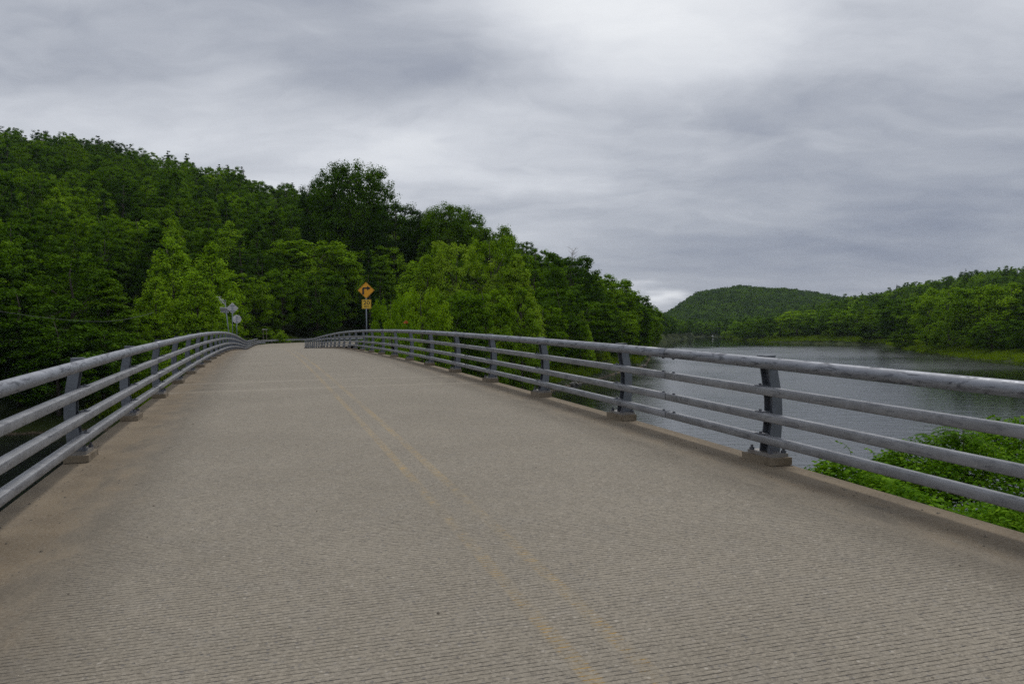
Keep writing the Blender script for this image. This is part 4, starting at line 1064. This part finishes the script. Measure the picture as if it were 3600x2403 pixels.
zf, kf, sf = assemble(cand_f, FK, [3, 4, 3, 1, 1.2], None, 0.62, 0.88)
forest_mass('distant_hill_forest', 'blue-green forest covering the rounded hill beyond the river bend', np.column_stack([cand_f, zf]), FK, kf, sf)
zm, km, sm = assemble(cand_m, FK, [3, 2, 3, 3, 0.3], None, 0.8, 1.2)
forest_mass('river_bend_forest', 'green trees at the far bend where the river goes out of sight', np.column_stack([cand_m, zm]), FK, km, sm)

# ------------------------------------------------------------------ small bankside growth
def blade_clump(name, n, hgt, spread, mat, seed, w=0.03):
    rng = np.random.default_rng(seed); a = rng.uniform(0, 6.28, n); r = spread * np.sqrt(rng.uniform(0, 1, n))
    B = np.stack([r * np.cos(a), r * np.sin(a), np.zeros(n)], 1); d = rng.uniform(0, 6.28, n); hh = hgt * rng.uniform(0.5, 1.1, n); ln = rng.uniform(0.1, 0.6, n) * hh
    side = np.stack([-np.sin(d), np.cos(d), np.zeros(n)], 1) * w; tip = B + np.stack([np.cos(d) * ln, np.sin(d) * ln, hh], 1); mid = B + np.stack([np.cos(d) * ln * 0.3, np.sin(d) * ln * 0.3, hh * 0.6], 1)
    V = np.stack([B - side, B + side, mid + side * 0.8, mid - side * 0.8, tip], 1).reshape(-1, 3); k = np.arange(n)[:, None] * 5
    F = np.concatenate([k + np.array([0, 1, 2, 3]), k + np.array([3, 2, 4, 4])]); F2 = F[:n]
    V4 = np.stack([B - side, B + side, tip + side * 0.25, tip - side * 0.25], 1).reshape(-1, 3)
    return fast_mesh(name, V4, np.arange(4 * n).reshape(n, 4), [mat], [('tint', 'FACE', np.clip(rng.normal(0.5, 0.18, n), 0, 1))])
ARCH['grass1'] = dict(crown=blade_clump('grass', 60, 0.75, 0.7, L_GRASS, 60, 0.035), H=.75, W=1.4)
ARCH['grass2'] = dict(crown=blade_clump('grass', 60, 0.45, 0.8, L_GRASS, 61, 0.035), H=.5, W=1.5)
def scatter(n, bounds, fn):
    x = rs.uniform(bounds[0], bounds[1], n); y = rs.uniform(bounds[2], bounds[3], n); ok = fn(x, y); return np.column_stack([x[ok], y[ok]])
def rb_strip(X, Y, lo, hi):
    d = seg_dist(X, Y, RB); return (~in_poly(X, Y, RIV)) & (d > lo) & (d < hi) & (d < seg_dist(X, Y, LB))
def mass(name, label, pts, keys, lo, hi, cat, sink=0.05):
    z = ground(pts[:, 0], pts[:, 1]) - sink
    return forest_mass(name, label, np.column_stack([pts, z]), keys, rs.integers(0, len(keys), len(pts)), rs.uniform(lo, hi, len(pts)), cat)
g1 = scatter(40000, (105, 215, 180, 700), lambda X, Y: rb_strip(X, Y, 0.3, 22))
mass('right_bank_grass', 'bright green grass fringing the right river bank', g1, ['grass1', 'grass2'], 0.8, 1.6, 'grass')
g2 = scatter(5200, (105, 230, 180, 760), lambda X, Y: rb_strip(X, Y, 14, 30) & (np.sin(X * 0.13) + np.sin(Y * 0.11 + X * 0.05) > -0.55))
mass('right_bank_thicket', 'low leafy thicket between the right bank grass and the trees', g2, ['farshrub', 'shrub2'], 0.5, 1.1, 'thicket', 0.3)
def lb_strip(X, Y, lo, hi):
    d = seg_dist(X, Y, LB); return (~in_poly(X, Y, RIV)) & (d > lo) & (d < hi) & (d < seg_dist(X, Y, RB))
g3 = scatter(42000, (-45, 70, 80, 330), lambda X, Y: lb_strip(X, Y, 1.6 , 11) & (seg_dist(X, Y, np.array([BW(-40, 1.5)[:2], BW(104, 1.5)[:2]])) > 7) & (seg_dist(X, Y, road_line) > 11) & (np.sin(X * 0.4) * np.sin(Y * 0.3) > -0.7))
mass('far_bank_grass', 'bright green grass on the far bank below the trees', g3, ['grass1', 'grass2'], 0.8, 1.5, 'grass')
gl = np.array([(p.x, p.y) for p in gw])
g4 = scatter(9000, (-75, 40, 100, 190), lambda X, Y: (seg_dist(X, Y, gl) < 4.0) & (in_poly(X, Y, np.vstack([gl, gl[::-1] + np.array([-6.0, 14.0])])) | (seg_dist(X, Y, gl) < 0.55)))
mass('verge_grass', 'green grass verge along the guardrail at the bend', g4, ['grass2'], 0.5, 0.9, 'grass')
g5 = scatter(2600, (-60, 60, 92, 260), lambda X, Y: lb_strip(X, Y, 6, 26) & (seg_dist(X, Y, road_line) > 11))
mass('far_bank_undergrowth', 'leafy undergrowth beneath the far bank trees', g5, ['shrub1', 'shrub2'], 0.5, 1.1, 'undergrowth', 0.3)

# rocks on the far bank
def rock_mesh(name, seed, flat=0.55):
    rng = np.random.default_rng(seed); mb = MB(); seg, rings = 9, 5
    for i in range(rings + 1):
        ph = math.pi * i / rings
        for k in range(seg):
            th = 2 * math.pi * k / seg; r = 1 + rng.uniform(-0.22, 0.22)
            mb.v.append(Vector((r * math.sin(ph) * math.cos(th), 0.75 * r * math.sin(ph) * math.sin(th), flat * r * math.cos(ph))))
    for i in range(rings):
        for k in range(seg):
            k2 = (k + 1) % seg; mb.f.append((i * seg + k, i * seg + k2, (i + 1) * seg + k2, (i + 1) * seg + k))
    return mb.mesh(name, M_ROCK)
RK = [rock_mesh('rock', 70 + i) for i in range(3)]
p = at(2018, 1351, 135); o = link('boulder', RK[0], None, (p.x, p.y, ZW + 0.25), 0.4); o.scale = (0.9, 0.9, 0.9)
tag(o, 'dark boulder at the water edge of the far grassy bank', 'boulder')
for j, (px_, py_, dd, sc_, lb) in enumerate([(1985, 1352, 134, 0.45, 'small pale rock left of the dark boulder on the far bank'), (2165, 1313, 168, 0.5, 'pale rock at the tip of the gravel bar'), (2262, 1289, 197, 0.8, 'grey rock where the far bank meets the open river'), (2040, 1349, 138, 0.35, 'small rock right of the dark boulder')]):
    p = at(px_, py_, dd); o = link('rock', RK[j % 3], None, (p.x, p.y, ZW + 0.1), j * 1.3); o.scale = (sc_,) * 3; tag(o, lb, 'rock', 'rocks on the far bank')
gv = scatter(2600, (2, 42, 118, 205), lambda X, Y: lb_strip(X, Y, 0.0, 3.0)); ARCH['pebble'] = dict(crown=RK[1], H=1, W=2); ARCH['pebble2'] = dict(crown=RK[2], H=1, W=2)
mass('bank_gravel', 'gravel and cobbles along the water edge of the far bank', gv, ['pebble', 'pebble2'], 0.08, 0.26, 'gravel', 0.0)

# bare branches and pale trunks
def bare_tree(px_, ptop, pbase, depth, label, mat, seed, nb=7, r0=0.1):
    b = at(px_, pbase, depth); tp = at(px_, ptop, depth); H = tp.z - b.z; r = random.Random(seed); ro = empty('dead_tree', b); tag(ro, label, 'dead tree', 'bare trunks in the forest')
    tr = [Vector((r.uniform(-.04, .04) * H * f, 0, H * f)) for f in (0, .4, .75, 1)]
    MB().tube(tr, [r0, r0 * .8, r0 * .5, r0 * .15], 7).build('trunk', mat, ro, smooth=True)
    for k in range(nb):
        f = r.uniform(0.35, 0.95); q = tr[0].lerp(tr[-1], f); a = r.uniform(0, 6.28); L = H * r.uniform(0.12, 0.3)
        e = q + Vector((math.cos(a) * L, math.sin(a) * L, L * r.uniform(0.4, 1.1)))
        mb = MB().tube([q, q.lerp(e, .5) + Vector((0, 0, L * .08)), e], [r0 * .4, r0 * .25, r0 * .08], 5)
        for m_ in range(2):
            q2 = q.lerp(e, r.uniform(.4, .8)); e2 = q2 + Vector((r.uniform(-1, 1), r.uniform(-1, 1), r.uniform(.3, 1))) * L * .4; mb.tube([q2, e2], [r0 * .2, r0 * .06], 4)
        mb.build('branch', mat, ro)
bare_tree(2012, 872, 960, 188, 'bare grey branches sticking out of the bank skyline', M_PALEBARK, 3, 12, 0.10)
bare_tree(589, 852, 905, 150, 'pale bare trunk among the trees above the light green pair', M_PALEBARK, 4, 2, 0.16)
bare_tree(922, 1000, 1085, 150, 'pale bare trunk in the dark wood right of the round sign', M_PALEBARK, 6, 0, 0.14)

# orange leaf spray
p = at(1428, 1131, 86); rng = np.random.default_rng(5); Pq = np.array(p) + rng.normal(0, 1, (26, 3)) * np.array([0.13, 0.1, 0.08]); V, Fq = leaf_quads(Pq, rng.normal(size=(26, 3)) + np.array([0, -1, .3]), 0.17, rng)
tag(link('orange_leaf_spray', fast_mesh('orange_leaf_spray', V, Fq, [M_ORANGE])), 'small spray of orange leaves in the green trees above the right railing', 'leaves')
# far white shed
p = at(2506, 1184, 700); shed = empty('shed', (p.x, p.y, p.z)); tag(shed, 'tiny white shed with red ends on the bank at the far river bend', 'shed')
MB().box((0, 0, 0.55), (1.4, 1.2, 1.0)).build('wall', M_WHITE, shed); MB().prism([(-0.85, 1.05), (0.85, 1.05), (0, 1.45)], Matrix.Translation((0, 0.75, 0)) @ Matrix.Rotation(math.pi / 2, 4, 'X'), 1.5).build('roof', M_SIGNBACK, shed)

# loose grit and leaf bits along both deck edges and a few on the lanes
rg = np.random.default_rng(91); ng_ = 2600; side_ = rg.uniform(0, 1, ng_); ss_ = 0.8 + 45 * rg.uniform(0, 1, ng_) ** 1.7
off = np.abs(rg.normal(0, 0.38, ng_)) + 0.03
bb_ = np.where(side_ < 0.47, DECK_L + off, np.where(side_ < 0.94, DECK_R - off, rg.uniform(DECK_L + 0.5, DECK_R - 0.5, ng_)))
VV = []; FF = []
oct_ = np.array([(1, 0, 0), (0, 1, 0), (-1, 0, 0), (0, -1, 0), (0, 0, 0.7)]); tri = np.array([(0, 1, 4), (1, 2, 4), (2, 3, 4), (3, 0, 4)])
for k in range(ng_):
    q_ = BW(ss_[k], bb_[k], zdeck(ss_[k]) + crown(bb_[k]) - 0.001); r_ = 0.004 + 0.012 * rg.uniform() ** 3; a_ = rg.uniform(0, 6.28)
    m_ = np.array([[math.cos(a_), -math.sin(a_), 0], [math.sin(a_), math.cos(a_), 0], [0, 0, 1]]); FF.append(tri + 5 * k); VV.append((oct_ * r_ * rg.uniform(0.6, 1.4, (5, 3))) @ m_.T + np.array(q_))
tag(link('deck_grit', fast_mesh('deck_grit', np.vstack(VV), np.vstack(FF), [mat_plain('grit', (0.10, 0.085, 0.065), 0.95, 0.5, 30.0)])), 'loose dark grit and crumbs lying along the deck edges', 'grit', None, 'stuff')

# ------------------------------------------------------------------ knotweed on the near bank
KP = np.array([(2.0, 8), (5.2, 17), (7.5, 22.6), (9.8, 25.4), (12.2, 28), (14.5, 29.6), (18.5, 29), (26, 31), (27, 20), (22, 8)], float)
def knot_top(X, Y):
    d = seg_dist(X, Y, np.vstack([KP, KP[:1]])); g = ground(X, Y)
    return np.maximum(g + 0.3, -2.75 + 0.42 * np.sin(X * 1.1 + Y * 0.5) + 0.36 * np.sin(Y * 0.9 - X * 0.6) + 0.9 * np.exp(-((X - 17.0) ** 2 + (Y - 24.5) ** 2) / 9.0) + 0.16 * np.sin(X * 2.7) * np.sin(Y * 2.3) - 1.3 * np.clip(1 - d / 1.1, 0, 1) ** 1.5)
def heart_leaves(P, N, A, size, rng):
    """heart-shaped leaf of two quads folded on the midrib; A = direction of the tip"""
    n = len(P); N = N / np.linalg.norm(N, axis=1, keepdims=True); A = A - N * (A * N).sum(1, keepdims=True); A /= np.linalg.norm(A, axis=1, keepdims=True) + 1e-9
    B = np.cross(N, A); s = size[:, None]
    pt = lambda a, b, c: P + A * s * a + B * s * b + N * s * c
    V = np.stack([pt(0, 0, 0), pt(.10, .40, -.06), pt(.58, .34, -.10), pt(1.0, 0, -.16), pt(.10, -.40, -.06), pt(.58, -.34, -.10)], 1).reshape(-1, 3)
    k = np.arange(n)[:, None] * 6
    F = np.concatenate([k + np.array([0, 3, 2, 1]), k + np.array([0, 4, 5, 3])])
    return V, F
nk = 260000; X = rs.uniform(1.8, 27, nk); Y = rs.uniform(8, 31, nk); ok = in_poly(X, Y, KP); X, Y = X[ok], Y[ok]
xe = rs.uniform(1.8, 27, 900000); ye = rs.uniform(8, 31, 900000); oke = in_poly(xe, ye, KP) & (seg_dist(xe, ye, KP[2:8]) < 1.7) & (xe < 22); X = np.concatenate([X, xe[oke][:60000]]); Y = np.concatenate([Y, ye[oke][:60000]]); nskirt = len(X) - nk; nk = len(X); skirt = np.zeros(nk, bool); skirt[-min(60000, int(oke.sum())):] = True
dep = np.where((rs.uniform(0, 1, nk) < 0.55) & ~skirt, np.abs(rs.normal(0, 0.33, nk)), rs.uniform(0.2, 1.9, nk)); Zk = np.maximum(knot_top(X, Y) - dep, ground(X, Y) + 0.05)
an = rs.uniform(0, 6.28, nk); A_ = np.stack([np.cos(an), np.sin(an), rs.normal(-0.25, 0.2, nk)], 1); N_ = np.stack([rs.normal(0, 0.38, nk), rs.normal(0, 0.38, nk) , np.ones(nk)], 1)
V, Fk = heart_leaves(np.stack([X, Y, Zk], 1), N_, A_, 0.06 + 0.10 * rs.uniform(0, 1, nk) ** 1.7, rs)
cl = 0.5 + 0.16 * np.sin(X * 3.1 + 1) * np.sin(Y * 2.7) + rs.normal(0, 0.15, nk)
knot = link('knotweed_thicket', fast_mesh('knotweed_thicket', V, Fk, [L_KNOT], [('tint', 'FACE', np.clip(np.concatenate([cl, cl]), 0, 1))]))
tag(knot, 'dense bright green heart-leaved thicket on the near bank beside the right railing', 'thicket', None, 'stuff')
# shoots standing out of the thicket
sh = MB(); SP = []; SA = []
for k in range(70):
    i = int(rs.integers(0, nk)); x, y = X[i], Y[i]; z = float(knot_top(np.array([x]), np.array([y]))[0]); L = rs.uniform(0.4, 0.95); a = rs.uniform(0, 6.28); c_ = Vector((x, y, z - 0.3))
    pts_ = [c_ + Vector((math.cos(a) * L * f * f * 0.6, math.sin(a) * L * f * f * 0.6, 0.3 + L * (f - 0.35 * f * f))) if f > 0 else c_ for f in (0, .25, .5, .75, 1)]
    sh.tube(pts_, [0.008, 0.007, 0.006, 0.004, 0.002], 4)
    for m_ in range(9):
        f = 0.2 + 0.8 * m_ / 8; j = min(3, int(f * 4)); q_ = pts_[j].lerp(pts_[j + 1], f * 4 - j); sa = a + (1.3 if m_ % 2 else -1.3); SP.append(tuple(q_)); SA.append((math.cos(sa), math.sin(sa), -0.25))
sh.build('shoot_stems', M_STEM, knot)['kind'] = 'stuff'
SP = np.array(SP); SA = np.array(SA); V, Fk = heart_leaves(SP, np.stack([rs.normal(0, .3, len(SP)), rs.normal(0, .3, len(SP)), np.ones(len(SP))], 1), SA, rs.uniform(0.08, 0.15, len(SP)), rs)
link('shoot_leaves', fast_mesh('shoot_leaves', V, Fk, [L_KNOT], [('tint', 'FACE', np.clip(rs.normal(.6, .15, len(Fk)), 0, 1))]), knot)['kind'] = 'stuff'
# sumac saplings
def sumac(px_, py_, depth, seed, label, n=15, L0=0.75):
    tp = at(px_, py_, depth); g = gz1(tp.x, tp.y); ro = empty('sumac_sapling', (tp.x, tp.y, g)); tag(ro, label, 'sapling', 'feathery saplings in the thicket'); r = np.random.default_rng(seed); H = tp.z - g
    mb = MB(); mb.tube([(0, 0, -0.2), (0.05, 0.03, H * .6), (0, 0, H - 0.15)], [0.03, 0.022, 0.01], 6)
    P_, A2, N2, S2 = [], [], [], []
    for k in range(n):
        a = k * 2.4 + r.uniform(-.3, .3); el = r.uniform(0.15, 1.0); L = L0 * r.uniform(0.7, 1.1); z0 = H - 0.15 - 0.05 * k * 0.5
        o_ = Vector((0, 0, z0)); pts_ = []
        for f in np.linspace(0, 1, 6): pts_.append(o_ + Vector((math.cos(a) * L * f * math.cos(el), math.sin(a) * L * f * math.cos(el), L * (f * math.sin(el) - 0.5 * f * f))))
        mb.tube(pts_, [0.006] * 5 + [0.002], 4)
        for f in np.linspace(0.18, 1, 11):
            j = min(4, int(f * 5)); q_ = pts_[j].lerp(pts_[j + 1], f * 5 - j); t_ = (pts_[j + 1] - pts_[j]).normalized(); sd_ = t_.cross(Vector((0, 0, 1))).normalized()
            for sg_ in (-1, 1): P_.append(tuple(q_)); A2.append(tuple(sd_ * sg_ + t_ * 0.55 + Vector((0, 0, -0.25)))); N2.append(tuple(Vector((0, 0, 1)) + t_ * 0.3)); S2.append(0.17 * (1.1 - 0.4 * abs(f - 0.5)))
    mb.build('stem', M_STEM, ro)
    P_, A2, N2, S2 = map(np.array, (P_, A2, N2, S2)); N2 = N2 / np.linalg.norm(N2, axis=1, keepdims=True); A2 = A2 - N2 * (A2 * N2).sum(1, keepdims=True); A2 /= np.linalg.norm(A2, axis=1, keepdims=True); B2 = np.cross(N2, A2); s_ = S2[:, None]
    V = np.stack([P_, P_ + A2 * s_ * .4 + B2 * s_ * .14, P_ + A2 * s_ - np.array([0, 0, .03]), P_ + A2 * s_ * .4 - B2 * s_ * .14], 1).reshape(-1, 3)
    link('fronds', fast_mesh('fronds', V, np.arange(len(V)).reshape(-1, 4), [L_KNOT], [('tint', 'FACE', np.clip(r.normal(.42, .12, len(P_)), 0, 1))]), ro)
sumac(3385, 1488, 23.5, 3, 'large feathery-leaved sapling standing above the near bank thicket', 20, 1.1)
sumac(3285, 1522, 25.0, 4, 'smaller feathery-leaved sapling left of the large one', 14, 0.85)

# ------------------------------------------------------------------ air
hz = MB().box((100, 800, 95), (2200, 2000, 213)).build('haze', None)
hm = bpy.data.materials.new('haze'); hm.use_nodes = True; ht = NT(hm.node_tree)
for nd in list(ht.n): ht.n.remove(nd)
pv = ht.node('ShaderNodeVolumePrincipled'); pv.inputs['Color'].default_value = (0.72, 0.84, 1.0, 1.0); pv.inputs['Density'].default_value = 0.00005
ho = ht.node('ShaderNodeOutputMaterial'); ht.l.new(pv.outputs[0], ho.inputs['Volume'])
hz.data.materials.append(hm); tag(hz, 'thin blue summer haze over the whole valley', 'haze', None, 'stuff')
